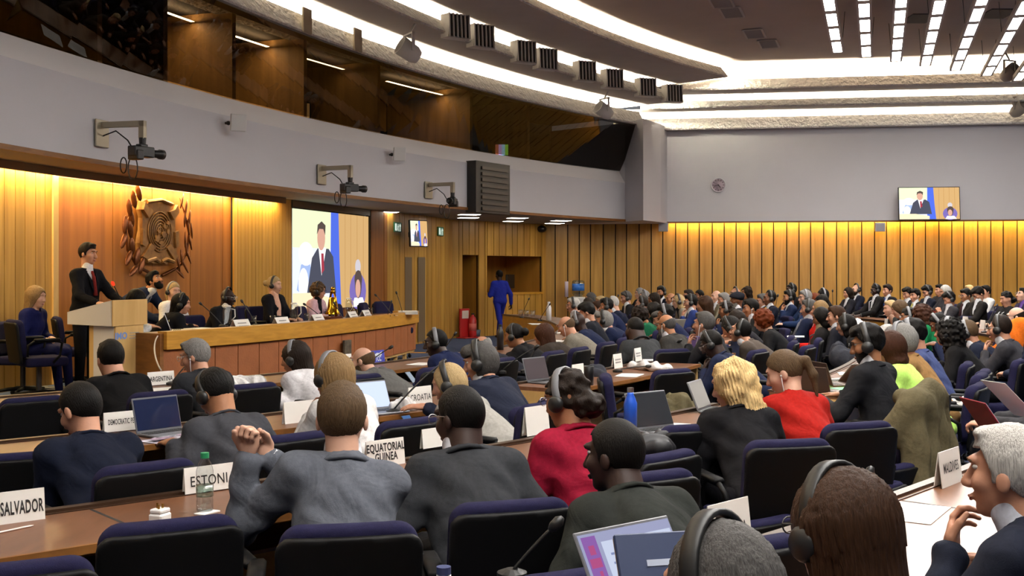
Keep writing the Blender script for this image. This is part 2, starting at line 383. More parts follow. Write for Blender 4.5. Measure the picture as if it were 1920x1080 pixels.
def face_meshes():
    e = MB(); e.ball((0, .0725, .003), (.0125, .0105, .0075), 10, 0); e.ball((0, .08, .003), (.0055, .0045, .0055), 8, 1)
    b = MB()
    for s in (-1, 1): b.tube([(s*.016, .096, .019), (s*.032, .0935, .024), (s*.05, .08, .019)], [.0035, .004, .0025], 6)
    l = MB(); l.tube([(-.023, .0935, -.08), (-.01, .1005, -.077), (0, .1015, -.0785), (.01, .1005, -.077), (.023, .0935, -.08)], [.002, .0045, .004, .0045, .002], 6)
    l.tube([(-.018, .095, -.084), (0, .1005, -.0865), (.018, .095, -.084)], [.002, .005, .002], 6)
    CACHE['eye'] = e.mesh('eye', [mat('eye_white', 'b4aca6', .4), mat('eye_dark', '20160f', .2)], True)
    CACHE['brows'] = b.mesh('eyebrows', [None], True); CACHE['lips'] = l.mesh('lips', [None], True)
    hp = MB(); pts = [(.092*math.sin(t), -.005-.0*t, .0+.119*math.cos(t)) for t in np.linspace(-1.75, 1.75, 19)]
    hp.tube(pts, .0065, 6); hp.v = [(x, y*1.0+(.012 if abs(y+.005) > .003 else 0)*np.sign(y+.005), z) for x, y, z in hp.v]
    CACHE['band'] = hp.mesh('headband', [None], True)
    c = MB(); M = Matrix.Rotation(PI/2, 4, 'Y'); c.lathe([(.0, -.012), (.03, -.012), (.036, -.004), (.036, .008), (.028, .018), (0, .02)], 16, 0, M)
    CACHE['cup'] = c.mesh('ear_cup', [None], True)
    w = MB(); w.ball((.082, .006, -.025), .009, 8); w.tube([(.083, .008, -.03), (.083, .018, -.07), (.07, .03, -.12), (.05, .06, -.2), (.03, .08, -.3)], .0028, 5)
    CACHE['wire'] = w.mesh('earphone', [None], True)
    g = MB()
    for s in (-1, 1):
        g.tube([(s*.034+.023*math.cos(t), .112-.25*(.023*math.cos(t)*s)**2*20, .0+.018*math.sin(t)) for t in np.linspace(0, 2*PI, 15)[:-1]], .002, 5, 0, False, True)
        g.tube([(s*.057, .108, .006), (s*.08, .06, .008), (s*.084, .0, .0), (s*.082, -.02, -.015)], .0018, 5)
    g.tube([(-.012, .113, .004), (0, .117, .007), (.012, .113, .004)], .0018, 5); CACHE['glasses'] = g.mesh('glasses', [None], True)
    s_ = MB(); s_.ball((0, .07, -.03), (.045, .13, .035), 12); s_.v = [(x, y, max(z, -.06)) for x, y, z in s_.v]; CACHE['shoe'] = s_.mesh('shoe', [None], True)
face_meshes()
SKIN = {k: mat('skin_'+k, tuple(int(c[i:i+2], 16)/255*.9 for i in (0, 2, 4)), .5, bump=.04, bscale=120, var=.08, vscale=14, spec=.3) for k, c in
        {'pale': 'd9a88e', 'fair': 'cf9678', 'tan': 'b57c58', 'olive': 'a97350', 'brown': '7d4f35', 'dark': '4a2e20', 'deep': '33201a'}.items()}
HAIRC = {'black': '0b0908', 'dark': '1a120d', 'brown': '2e1d12', 'light': '4e3d2b', 'blond': 'd0b07a', 'dirty': '7d6342', 'grey': '75726e', 'dgrey': '444240', 'white': 'a8a49d', 'red': '58260f', 'auburn': '341d12', 'sand': 'a88f66'}
def hairmat(c): return mat('hair_'+c, HAIRC[c], .55, bump=.35, bscale=9, var=.4, vscale=9, stretch=(34, 34, 2.6), spec=.1)
def cloth(c, rough=.85, name=None, weave=300):
    k = tuple(int(c[i:i+2], 16)/255 for i in (0, 2, 4)); k = tuple(v*(.8 if max(k) < .75 else .95) for v in k)
    return mat(name or 'cloth_'+c, k, rough, bump=.12, bscale=weave, var=.12, vscale=60, spec=.08, folds=.28)
LIPS = {k: mat('lips_'+k, c, .5) for k, c in {'pale': 'b06a60', 'fair': 'a86254', 'tan': '8e5343', 'olive': '85503f', 'brown': '5c352b', 'dark': '3c231d', 'deep': '2d1a17'}.items()}
BLACKP = mat('black_plastic', '121212', .45); WHITEP = mat('white_plastic', 'dedcd8', .4); SILV = mat('silver_metal', 'b8b8b8', .3, 1.)
GREYP = mat('grey_plastic', '77777a', .5)
# ---------------------------------------------------------------- people
def unit(v): return v/(np.linalg.norm(v)+1e-9)
def frame(o, y, up):
    """4x4 whose +y looks along y, +z near up"""
    y = unit(y); x = unit(np.cross(y, up)); z = np.cross(x, y)
    return Matrix(((x[0], y[0], z[0], o[0]), (x[1], y[1], z[1], o[1]), (x[2], y[2], z[2], o[2]), (0,0,0,1)))
def ik(s, w, l1, l2, pole):
    d = w-s; D = min(np.linalg.norm(d), .985*(l1+l2)); u = unit(d); w = s+u*D
    c = (l1*l1+D*D-l2*l2)/(2*D); hgt = math.sqrt(max(l1*l1-c*c, 1e-6)); pp = unit(pole-u*float(pole@u))
    return s+u*c+pp*hgt, w
NPEOPLE = [0]
CHAIRS = []                                             # (x, y, z, rz, description) asked for by the people
def row_d(px, r, far=False):
    k = (px-960)/F; a = k*k+1; b = -2*(k*CX+CY); c = CX*CX+CY*CY-r*r; q = b*b-4*a*c
    q = math.sqrt(max(q, 0)); return (-b+(q if far else -q))/(2*a)
def person(px, py, loc, fem, skin, hair, hcol, top, tcol, label, turn=0, yaw=0, pitch=None, roll=0, arms='desk', phones=0, wire=0, glasses=0,
           beard=None, shirt='d9d9dc', tie=None, legs='17171c', base=0., stand=False, lean=None, chair=True, fat=0., group=None, ptop=None,
           face=None, shoes=False, step=0., lanyard=None, collar=None, hands=None, cz=0., row_=None, thick=1., backlean=0., stage=False, tilt=0., wide=1.):
    NPEOPLE[0] += 1
    d = row_d(px, loc[1]) if isinstance(loc, tuple) else loc
    X, Y, Z = atd(px, py, d); zt = Z-base
    tier = 0 if d < 6.8 else 1 if d < 13.5 else 2
    hh, hb = ((.0065, .0125), (.009, .021), (.0125, .028))[tier]
    rz = (face_to(X, Y) if face is None else math.radians(face))+math.radians(turn)
    fw = np.array((-math.sin(rz), math.cos(rz)))
    sw = (.147 if fem else .168)*wide                          # half shoulder width
    T, NK = .475, .268
    if stand:
        sc = 1.; ph = .95; th = math.radians(lean or 3)
        up0 = ph+T*math.cos(th)+NK*math.cos(.4*th); pz = ph*zt/up0 if not lean or lean < 20 else ph
    else:
        pz = .56+cz; rise = zt-pz; full = T+NK
        if lean is not None: th = math.radians(lean)
        elif rise >= full*.995: th = 0.
        else:
            lo, hi = 0, 1.25
            for _ in range(30):
                m = (lo+hi)/2
                if T*math.cos(m)+NK*math.cos(.4*m) > rise: lo = m
                else: hi = m
            th = lo
        if backlean: th = -math.radians(backlean)
        pz = zt-(T*math.cos(th)+NK*math.cos(.4*th)); 
        pz = min(max(pz, .47), .72)
    P = V3(0, 0, pz); s = V3(0, math.sin(th), math.cos(th)); nf = V3(0, math.cos(th), -math.sin(th))
    nb = P+T*s; th2 = .4*th; hs = V3(0, math.sin(th2), math.cos(th2))
    k = (zt-nb[2])/(NK*math.cos(th2)) if not (stand and (lean or 0) > 20) else 1; k = min(max(k, .85), 1.2)
    hc = nb+hs*(NK*k-.105)+V3(0, .015, 0)
    root = (X-fw[0]*hc[1], Y-fw[1]*hc[1], base)
    pit = math.degrees(th2)*.3+6 if pitch is None else pitch
    HT = Matrix.Translation(hc) @ Matrix.Rotation(math.radians(yaw), 4, 'Z') @ Matrix.Rotation(-math.radians(pit), 4, 'X') @ Matrix.Rotation(math.radians(roll), 4, 'Y')
    HT = HT @ Matrix.Scale(1.06 if not fem else 1.0, 4)
    H3 = Matrix.Translation(hc) @ HT.to_3x3().normalized().to_4x4()
    ro = empty('person', root, rz, label, 'person', group)
    # joints
    sh = {q: P+s*.41+V3(q*sw, 0, -q*tilt) for q in (-1, 1)}
    chin = np.array(H3 @ Vector((0, .1, -.15)))
    W = {}
    dz = .79-base if not stage else .9
    presets = {'desk': ((-.16, .43, .79), (.16, .43, .79)), 'near': ((-.1, .36, .8), (.12, .36, .8)), 'lap': ((-.09, .27, pz+.13), (.09, .29, pz+.12)),
               'write': ((-.16, .4, .79), (.1, .46, .8)), 'wide': ((-.27, .36, .79), (.27, .36, .79)), 'down': ((-.27, .02, pz-.1), (.27, .02, pz-.1)),
               'chinR': ((-.12, .4, .79), tuple(chin+V3(.035, .05, -.085))), 'chinL': (tuple(chin+V3(-.035, .05, -.085)), (.12, .4, .79)),
               'clasp': (tuple(chin+V3(-.03, .14, -.08)), tuple(chin+V3(.035, .12, -.06))), 'phone': ((-.06, .36, .82), (.07, .36, .84)),
               'podium': ((-.2, .42, 1.1), (.2, .42, 1.1))}
    pr = hands or presets[arms]
    elbow = {}; 
    for q, w in zip((-1, 1), pr):
        w = V3(*w); pole = V3(q*.55, -.25, -.8) if not stand else V3(q*.4, -.8, -.4)
        if arms in ('clasp',) or (arms == 'chinR' and q == 1) or (arms == 'chinL' and q == -1): pole = V3(q*.5, .25, -1)
        elbow[q], W[q] = ik(sh[q], w, .3, .265, pole)
    if stand: legs_pts = {q: (P+V3(q*.09, 0, -.03), V3(q*.1, .02+q*step*.55, pz*.53), V3(q*.1, q*step+(-.05 if q*step < 0 else 0), .09+(.07 if q*step < 0 else 0))) for q in (-1, 1)}
    else: legs_pts = {q: (P+V3(q*.1, 0, -.02), V3(q*.12, .44, pz-.01), V3(q*.11, .46+(.03 if fem else 0), .1)) for q in (-1, 1)}
    # body: head, neck, trunk core, arms down to the wrists - one continuous surface
    pts = np.array([hc, nb, P, *W.values(), *elbow.values(), *sh.values()])
    lo, hi = pts.min(0)-.2, pts.max(0)+.2
    fine = [[(hc[i]-(.105, .125, .15)[i], hc[i]+(.105, .135, .125)[i], hh)] for i in range(3)]
    f = Field(axis(lo[0], hi[0], hb, fine[0]), axis(lo[1], hi[1], hb, fine[1]), axis(lo[2], hi[2], hb, fine[2]))
    f.cone(P, nb-s*.12, .085, .085, 0); f.cone(sh[-1], sh[1], .045, .045, .05); f.cone(nb-s*.06, np.array(H3 @ Vector((0, -.02, -.05))), .058+fat, .053+fat, .03)
    for q in (-1, 1): f.cone(sh[q], elbow[q], .042, .036, .03); f.cone(elbow[q], W[q], .036, .026, .02)
    head_prims(f, HT, fem, fat=fat)
    me = f.mesh('body'); me.materials[0] = SKIN[skin]; inst(me, 'body', ro)
    for q in (-1, 1):
        w = W[q]-elbow[q]; pose = {'desk': 'flat', 'near': 'curl', 'lap': 'curl', 'write': 'grip' if q == 1 else 'flat', 'wide': 'flat', 'down': 'curl', 'clasp': 'fist', 'phone': 'grip', 'podium': 'flat'}.get(arms, 'curl')
        if arms in ('chinR', 'chinL') and (q == 1) == (arms == 'chinR'): pose = 'curl'; up = V3(0, 1, .3)
        elif arms == 'clasp': up = V3(-q*.6, 1, .2)
        elif arms == 'phone': up = V3(q*.9, 0, .5)
        elif arms == 'down': up = V3(q, 0, 0)
        else: up = V3(q*.2, 0, 1)
        dirn = w if arms not in ('desk', 'wide', 'write', 'podium') else V3(w[0]*.7, w[1], min(w[2], 0)*.2)
        M = frame(W[q], dirn, up); inst(hand_mesh(pose, -1 if q == 1 else 1), 'hand', ro, M @ Matrix.Scale(.9 if fem else 1., 4), SKIN[skin])
    # top garment
    t = .012*thick
    f = Field(axis(lo[0], hi[0], hb), axis(lo[1], hi[1], hb), axis(min(lo[2], pz-.2), hi[2]-.1, hb))
    f.ell(P+s*.29, (sw+.002+t, .112+t+fat, .18), [[1,0,0], [0, nf[1], s[1]], [0, nf[2], s[2]]], 0)
    f.ell(P+s*.12, ((.15 if fem else .165)+t+fat, .12+t+fat, .2), [[1,0,0], [0, nf[1], s[1]], [0, nf[2], s[2]]], .06)
    f.ell(P+V3(0, -.01, -.02), (.175+t+fat, .14+t+fat, .12), None, .06)
    for q in (-1, 1): f.cone(nb-s*.035+V3(q*.03, 0, 0), sh[q]+s*.006, .06+t, .057+t, .05)
    f.cone(nb-s*.09, nb-s*.012, .088, .06, .05)
    if fem: f.ell(P+s*.3+nf*.085, (.12, .055, .065), None, .05)
    for q in (-1, 1):
        ee = elbow[q]; ws = W[q]+(ee-W[q])*(.1 if top != 'short' else 2)
        f.cone(sh[q]-V3(q*.01, 0, .0), ee, .062+t, .047+t, .045)
        f.cone(ee, ws, .047+t, .036+t, .02)
    if tier == 0 or (tier == 1):
        a = .0045 if tier == 0 else .003
        f.warp(lambda Xg, Yg, Zg: a*(np.sin(38*Zg+9*Xg+6*np.sin(7*Xg)+4*np.sin(11*Yg))*np.sin(13*Xg+5*Zg+2)+.6*np.sin(61*Zg-23*Yg+17*Xg)))
    if top in ('jacket', 'open'):
        c0 = P+s*(.17 if top == 'jacket' else .0)+nf*.16; c1 = nb+nf*.075-s*.02
        f.cone(c0, c1, .012 if top == 'jacket' else .05, .062, .012, True, (1, 1, 1))
    f.cone(nb-s*.02+nf*.004, nb+s*.12+nf*.02, .056, .07, .008, True)     # opening for the neck
    if top in ('jacket', 'open', 'coat') and tier == 2:                     # collar roll
        ring = [nb+s*(.022-.06*(1-math.cos(a))/2*1.6)+V3(.07*math.sin(a), 0, 0)-nf*(.062*math.cos(a)-.012) for a in np.linspace(-1.9, 1.9, 9)]
        for a, b in zip(ring, ring[1:]): f.cone(a+s*.01, b+s*.01, .0135, .0135, .004)
    me = f.mesh('top'); gname = {'jacket': 'jacket', 'open': 'jacket', 'coat': 'coat', 'dress': 'dress', 'short': 'blouse'}.get(top, 'blouse' if fem else 'shirt')
    me.materials[0] = tcol if not isinstance(tcol, str) else cloth(tcol); inst(me, gname, ro)
    if top in ('jacket', 'open', 'coat') and tier < 2:
        b = MB(); m = 13; vs = []; front = 2.35
        for i in range(m):
            a = -front+2*front*i/(m-1); c, n_ = math.cos(a), math.sin(a); bk = max(0, c)
            o1 = nb+V3(.064*n_, 0, 0)-nf*(.058*c-.012)+s*(.038*(.35+.65*c) if c > 0 else .014+.03*c)
            o2 = nb+V3((.098+fat)*n_, 0, 0)-nf*((.094+fat)*c-.004)+s*(-.03+.012*c-(.02 if c < 0 else 0))
            up = unit(o1-nb+s*.02)*.007
            vs += [o1, o1+up, o2+unit(o2-P-s*.25)*.012, o2]
        if top != 'coat' or not fem:                                       # lapels run down to the front button
            pass
        for i in range(m-1):
            for j in range(4): b.f.append((i*4+j, i*4+(j+1) % 4, i*4+4+(j+1) % 4, i*4+4+j)); b.m.append(0)
        b.f += [(0, 1, 2, 3), tuple(4*(m-1)+j for j in (3, 2, 1, 0))]; b.m += [0, 0]; b.v = [tuple(map(float, v)) for v in vs]; b.t = [(1, 1, 1)]*len(vs)
        inst(b.mesh('collar', me.materials[0], True), 'collar', ro)
        if top == 'jacket':
            for q in (-1, 1):
                b = MB(); p0 = nb+V3(q*.07, 0, 0)+nf*.06-s*.01; p1 = P+s*.33+nf*(.128+fat)+V3(q*.075, 0, 0); p2 = P+s*.18+nf*(.146+fat)+V3(q*.014, 0, 0); p3 = P+s*.35+nf*(.124+fat)+V3(q*.035, 0, 0)
                o_ = nf*.008; b.add([p0, p1, p2, p3, p0+o_, p1+o_, p2+o_, p3+o_], [(0,1,2,3), (7,6,5,4), (0,4,5,1), (1,5,6,2), (2,6,7,3), (3,7,4,0)]); inst(b.mesh('lapel', me.materials[0], False), 'lapel', ro)
    if top in ('jacket', 'open'):
        hs_ = (.009, .0125, .018)[tier]
        f = Field(axis(-.2, .2, hs_), axis(P[1]-.2, nb[1]+.22, hs_), axis(pz, nb[2]+.1, hs_))
        f.ell(P+s*.28, (sw-.02, .11+fat, .175), [[1,0,0], [0, nf[1], s[1]], [0, nf[2], s[2]]], 0); f.ell(P+s*.12, (.14, .115+fat, .16), [[1,0,0], [0, nf[1], s[1]], [0, nf[2], s[2]]], .05)
        f.cone(nb-s*.08, nb+s*.056+nf*.01, .085, .0615+fat, .03)
        me = f.mesh('shirt'); me.materials[0] = cloth(shirt); inst(me, 'shirt', ro)
        if not fem or collar:
            for q in (-1, 1):
                b = MB(); u = unit(W[q]-elbow[q]); b.tube([W[q]-u*.035, W[q]-u*.004], .037, 10); inst(b.mesh('cuff', cloth(shirt), True), 'cuff', ro)
        if tie:
            b = MB(); a0 = nb+nf*.082-s*.005; p1 = P+s*.4+nf*.112; p2 = P+s*.18+nf*.148
            b.tube([a0, a0-s*.02+nf*.006, p1*.8+a0*.2, p1, p2], [.011, .017, .014, .019, .028], 8)
            inst(b.mesh('tie', cloth(tie), True), 'tie', ro)
    # legs
    f = Field(axis(-.32, .32, max(hb, .02)), axis(-.2 if not stand else -.5, .62, max(hb, .02)), axis(0, pz+.15, max(hb, .02)))
    f.ell(P+V3(0, 0, -.03), (.18, .135, .12), None, 0)
    for q in (-1, 1): a, b, c = legs_pts[q]; f.cone(a, b, .092, .066, .04); f.cone(b, c, .066, .05 if not (fem and top == 'dress') else .045, .015)
    if top == 'dress': f.ell((0, .25, pz-.02), (.2, .3, .1), None, .05)
    me = f.mesh('trousers'); me.materials[0] = cloth(legs); inst(me, 'trousers' if top != 'dress' else 'skirt', ro)
    if shoes or stand:
        for q in (-1, 1):
            c = legs_pts[q][2]; M = Matrix.Translation((c[0], c[1]-.02, max(.06, c[2]-.03))) @ (Matrix.Rotation(-.5, 4, 'X') if q*step < 0 else Matrix())
            inst(CACHE['shoe'], 'shoe', ro, M, mat('shoe_leather', '141210', .35))
    # head pieces
    hh2 = (.006, .008, .0115)[tier]
    if hair and hair != 'bald':
        me = hair_mesh(hair, hh2); m = cloth(hcol) if hair in ('hijab', 'turban') else hairmat(hcol)
        inst(me, {'hijab': 'headscarf', 'turban': 'turban'}.get(hair, 'hair'), ro, HT, m)
    if beard: inst(hair_mesh(beard[0], hh2), 'beard', ro, HT, hairmat(beard[1]))
    for q in (-1, 1): inst(CACHE['eye'], 'eye', ro, HT @ Matrix.Translation((q*.032, 0, 0)))
    bc = hcol if hcol in HAIRC and hcol not in ('white', 'blond') else ('dark' if skin in ('brown', 'dark', 'deep') else 'light')
    inst(CACHE['brows'], 'eyebrows', ro, HT, hairmat(bc)); inst(CACHE['lips'], 'lips', ro, HT, LIPS[skin])
    if phones:
        pm = BLACKP if phones != 2 else GREYP; ex = {'curly': 1.13, 'longcurl': 1.13, 'thick': 1.05, 'shaggy': 1.07, 'long': 1.09, 'bob': 1.08, 'longwave': 1.1, 'straight': 1.09, 'updo': 1.03, 'hijab': 1.1}.get(hair, 1)
        hd = inst(CACHE['band'], 'headphones', ro, HT @ Matrix.Scale(ex, 4), pm); tag(hd, 'black headphones' if phones == 1 else 'headphones with pale band')
        for q in (-1, 1): inst(CACHE['cup'], 'ear_cup', hd, Matrix.Translation((q*.092, .006, -.028)) @ Matrix.Rotation(0 if q == 1 else PI, 4, 'Z'), BLACKP)
    if wire: inst(CACHE['wire'], 'earphone', ro, HT @ (Matrix.Scale(-1, 4, (1,0,0)) if wire == -1 else Matrix()), WHITEP)
    if glasses: inst(CACHE['glasses'], 'glasses', ro, HT, BLACKP if glasses == 1 else SILV)
    if lanyard:
        b = MB(); 
        for q in (-1, 1): b.tube([nb+V3(q*.07, 0, 0)-s*.02, P+s*.38+nf*.13+V3(q*.055, 0, 0), P+s*.14+nf*.16+V3(q*.01, 0, 0)], .006, 5)
        inst(b.mesh('lanyard', mat('lanyard_'+lanyard, lanyard, .6)), 'lanyard', ro)
        b = MB(); c = P+s*.09+nf*.175; b.box(c[0]-.045, c[0]+.045, c[1]-.003, c[1]+.003, c[2]-.06, c[2]+.03); inst(b.mesh('badge', WHITEP), 'badge', ro)
    if chair and not stand: CHAIRS.append((root[0], root[1], base, rz, label, max(-.03, pz-.56)+(.055 if isinstance(row_, tuple) and row_[1] > 20 else 0), 1.))
    ro['_h'] = 1; del ro['_h']
    return ro, HT, W, P
# ---------------------------------------------------------------- camera and render look
cam = bpy.data.objects.new('camera', bpy.data.cameras.new('camera')); COL.objects.link(cam); SC.camera = cam
cam.location = (0, 0, CAM); cam.rotation_euler = (PI/2, 0, 0); cam.data.sensor_width = 36; cam.data.lens = F/1920*36
cam.data.shift_y = -(540-HZ)/1920; cam.data.clip_end = 200; cam.data.clip_start = .05
SC.view_settings.view_transform = 'Standard'; SC.view_settings.look = 'None'; SC.view_settings.gamma = 1; SC.view_settings.use_curve_mapping = False
SC.view_settings.exposure = EXPOSURE
SC.cycles.max_bounces = 7; SC.cycles.diffuse_bounces = 4; SC.cycles.glossy_bounces = 3; SC.cycles.transmission_bounces = 4; SC.cycles.transparent_max_bounces = 10
SC.cycles.caustics_reflective = False; SC.cycles.caustics_refractive = False; SC.cycles.sample_clamp_indirect = 2
w = bpy.data.worlds.new('world'); SC.world = w; w.use_nodes = True
w.node_tree.nodes['Background'].inputs[0].default_value = (.9, .93, 1, 1); w.node_tree.nodes['Background'].inputs[1].default_value = WORLD

# ---------------------------------------------------------------- shell
CEIL = 6.92
FCX, FCY, FR = 31.17, 4.76, 37.47                       # the long curved gallery front
FA0, FA1 = 188., 138.6
def fpt(r, deg): a = math.radians(deg); return (FCX+(FR-r)*math.cos(a), FCY+(FR-r)*math.sin(a))
def fang(px):                                           # angle at which the gallery front crosses a pixel column
    k = (px-960)/F; best = None
    for i in range(2000):
        a = FA0+(FA1-FA0)*i/1999; x, y = fpt(0, a)
        if y > .5:
            e = abs(x/y-k)
            if best is None or e < best[0]: best = (e, a)
    return best[1]
def struct(o): o['kind'] = 'structure'; return o
def sweep(prof, name, m, a0=FA0, a1=FA1, n=90, parent=None, smooth=False):
    b = MB(); k = len(prof); vs = []; fs = []
    for i in range(n+1):
        a = a0+(a1-a0)*i/n
        for r, z in prof: x, y = fpt(r, a); vs.append((x, y, z))
    for i in range(n):
        for j in range(k-1): fs.append((i*k+j, i*k+j+1, (i+1)*k+j+1, (i+1)*k+j))
    b.add(vs, fs); return b.build(name, m, parent, smooth)
RA, RB = np.array((.85, 31.2)), np.array((17.5, 28.78))  # the far wall, left to right
RD = unit(RB-RA); RN = np.array((RD[1], -RD[0]))         # into the room
RL = float(np.linalg.norm(RB-RA))
def rpt(u, r): p = RA+RD*u+RN*r; return (p[0], p[1])
def ru(px): # distance along the far wall at a pixel column
    k = (px-960)/F; return (k*RA[1]-RA[0])/(RD[0]-k*RD[1])
def rsweep(prof, name, m, u0, u1, parent=None, n=1):
    b = MB(); vs = []; fs = []; k = len(prof)
    for i in range(n+1):
        for r, z in prof: x, y = rpt(u0+(u1-u0)*i/n, r); vs.append((x, y, z))
    for i in range(n):
        for j in range(k-1): fs.append((i*k+j, i*k+j+1, (i+1)*k+j+1, (i+1)*k+j))
    b.add(vs, fs); return b.build(name, m, parent)

carpet = mat('blue_carpet', '46516b', .95, bump=.5, bscale=260, var=.18, vscale=120, spec=.1)
paint = mat('lilac_grey_paint', 'cac7ca', .75, var=.02, vscale=.6)
plast = mat('rough_white_plaster', 'efebe4', .9, bump=1., bscale=11, var=.1, vscale=10, bdist=.11)
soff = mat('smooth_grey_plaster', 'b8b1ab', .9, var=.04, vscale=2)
ceilm = mat('taupe_ceiling', 'b3a69b', .9, var=.05, vscale=1.)
oak = wood('oak_boards', 'a4772f', 'c99a49', (9, 9, .5), .42, .1, True)
teak = wood('dark_veneer', '7d491b', 'a46629', (7, 7, .35), .4, .12, True)
oakp = wood('oak_panel', 'b07a26', 'c8922f', (6, 6, 14), .4, .15)
oakl = wood('pale_oak', 'c39a58', 'd7b273', (8, 8, 1.), .4, .1)
desk_m = wood('walnut_laminate', '5d3a25', '7a5036', (14, 3, 3), .35, .3)
dark = mat('dark_gap', '120c07', .9); trimw = wood('brown_trim', '6e441b', '8b5a26', (4, 4, 20), .5)
tone = lambda a=.86, b=1.08: (lambda t: (t, t*random.uniform(.96, 1.02), t*random.uniform(.9, 1.03)))(random.uniform(a, b))

b = MB(); b.box(-16, 22, -9, 34, -.12, 0); struct(b.build('floor', carpet))
b = MB(); b.box(-16, 22, -9, 34, CEIL, CEIL+.1); struct(b.build('ceiling', ceilm))
# recess of darker ceiling between the lamps
b = MB(); b.box(-16, 22, -9.2, -9, 0, 6.95); struct(b.build('wall_back', paint))
b = MB(); b.box(18.5, 18.7, -9, 34, 0, 6.95); struct(b.build('wall_side', paint))
# gallery front: painted band, bevelled ledge, back closure
sweep([(.02, 3.06), (0, 3.06), (0, 4.02)], 'wall_front', paint); struct(bpy.data.objects['wall_front'])
struct(sweep([(0, 4.02), (-.2, 4.34), (-.4, 4.34)], 'trim_12', mat('ledge_lit_paint', 'e4dedb', .7)))  # ledge coloured whiter to stand in for light on its upturned bevel
struct(sweep([(.03, 3.0), (.03, 3.06), (-.02, 3.06), (-.02, 3.0), (.03, 3.0)], 'trim_1', trimw))
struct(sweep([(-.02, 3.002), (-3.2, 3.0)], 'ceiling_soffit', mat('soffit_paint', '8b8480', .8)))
# coves: left curved, then along the far wall
def cove(r_in, r_back, z0, z1, tag_, sw):
    prof = [(r_in-.9 if False else r_back, z0), (r_in-.03, z0), (r_in, z0+.05), (r_in-.02, z1), (r_in-.09, z1), (r_in-.1, z1-.12), (r_back, z1-.12)]
    return prof
LEFT = [(.55, -.6, 5.5, 5.86), (1.5, .0, 6.03, 6.32), (3.0, 1.0, 6.47, 6.74)]
FAR = [(.6, -.1, 5.5, 5.82), (1.3, .1, 5.97, 6.17), (2.1, .8, 6.31, 6.58)]
warm = emit('cove_lamp', 'fff4dc', COVE)
def noisy(o, amp=.012):
    t = bpy.data.textures.get('plaster') or bpy.data.textures.new('plaster', 'CLOUDS'); t.noise_scale = .16
for i, (r, rb, z0, z1) in enumerate(LEFT):
    struct(sweep([(r-.02, z0), (r, z0+.03), (r-.2, z1), (r-.27, z1), (r-.27, z1-.14), (rb, z1-.14)], f'ceiling_band_{i+1}', plast, n=160))
    if i == 0: struct(sweep([(r-.26, z0-.02), (r-.02, z0-.02), (r-.02, z0+.02)], 'trim_2', mat('grey_lip', '77706c', .7)))
    nz = LEFT[i+1][2] if i < 2 else CEIL
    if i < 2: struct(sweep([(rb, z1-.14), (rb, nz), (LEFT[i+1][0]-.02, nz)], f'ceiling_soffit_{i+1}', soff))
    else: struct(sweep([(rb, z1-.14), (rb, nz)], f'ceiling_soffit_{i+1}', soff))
    o = sweep([(r-.52, z1-.1), (r-.31, z1-.03)], 'cove_lamp', warm, n=60)
    tag(o, ['long white lamp strip hidden in the lowest curved ceiling cove above the gallery glass', 'long white lamp strip in the middle curved ceiling cove behind the air vents', 'long white lamp strip in the highest curved ceiling cove'][i], 'lamp')
for i, (r, rb, z0, z1) in enumerate(FAR):
    u0 = 2.0+i*.75; e = .004
    struct(rsweep([(r-.02, z0-e), (r, z0+.03), (r-.12, z1), (r-.18, z1), (r-.18, z1-.14), (rb, z1-.14)], f'ceiling_band_{i+4}', plast, u0, RL, n=60))
    if i == 0: struct(rsweep([(rb, z0-e), (r-.02, z0-e)], 'trim_11', soff, u0, RL))
    nz = FAR[i+1][2] if i < 2 else CEIL
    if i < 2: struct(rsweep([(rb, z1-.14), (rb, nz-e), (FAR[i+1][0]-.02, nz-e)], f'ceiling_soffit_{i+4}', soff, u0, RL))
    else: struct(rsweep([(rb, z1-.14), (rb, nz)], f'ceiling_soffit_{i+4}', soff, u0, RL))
    o = rsweep([(r-.42, z1-.1), (r-.22, z1-.03)], 'cove_lamp', warm, u0+.8, RL)
    tag(o, ['long straight lamp strip in the lowest cove over the far wall', 'long straight lamp strip in the middle cove over the far wall', 'long straight lamp strip in the highest cove over the far wall'][i], 'lamp')
# dark tinted gallery glass leaning out towards the hall, booths behind
gl = glass('tinted_glass', (.2, .17, .14), 0., gl=.015)
A_ = [fang(p) for p in (-30, 237, 340, 446, 541, 612, 690, 772, 905, 1000, 1060, 1198)]
def gpane(a0, a1, nm):
    return struct(sweep([(-.16, 4.345), (.5, 5.5)], nm, gl, a0, a1, 8))
pn = [(A_[0]+8, A_[2])]+[(A_[2], A_[4]), (A_[4], A_[6]), (A_[6], A_[8]), (A_[8], A_[9]), (A_[9], A_[11])]
for i, (a0, a1) in enumerate(pn): gpane(a0, a1, f'window_{i+1}')
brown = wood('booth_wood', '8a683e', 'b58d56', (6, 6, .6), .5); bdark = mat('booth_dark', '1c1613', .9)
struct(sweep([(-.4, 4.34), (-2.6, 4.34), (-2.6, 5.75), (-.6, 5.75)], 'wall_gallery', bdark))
for i, p in enumerate((225, 345, 470, 600, 735, 905, 1010)):         # partitions between the booths
    a = fang(p); x0, y0 = fpt(-.3, a); x1, y1 = fpt(-2.6, a); d_ = unit(np.array((x1-x0, y1-y0))); n_ = np.array((-d_[1], d_[0]))*.05
    bb = MB(); vs = []
    for z in (4.34, 5.75):
        for q, (xx, yy) in ((1, (x0, y0)), (-1, (x0, y0)), (-1, (x1, y1)), (1, (x1, y1))): vs.append((xx+q*n_[0], yy+q*n_[1], z))
    bb.add(vs, [(0,1,2,3), (7,6,5,4), (0,4,5,1), (1,5,6,2), (2,6,7,3), (3,7,4,0)]); struct(bb.build(f'wall_booth_{i+1}', brown))
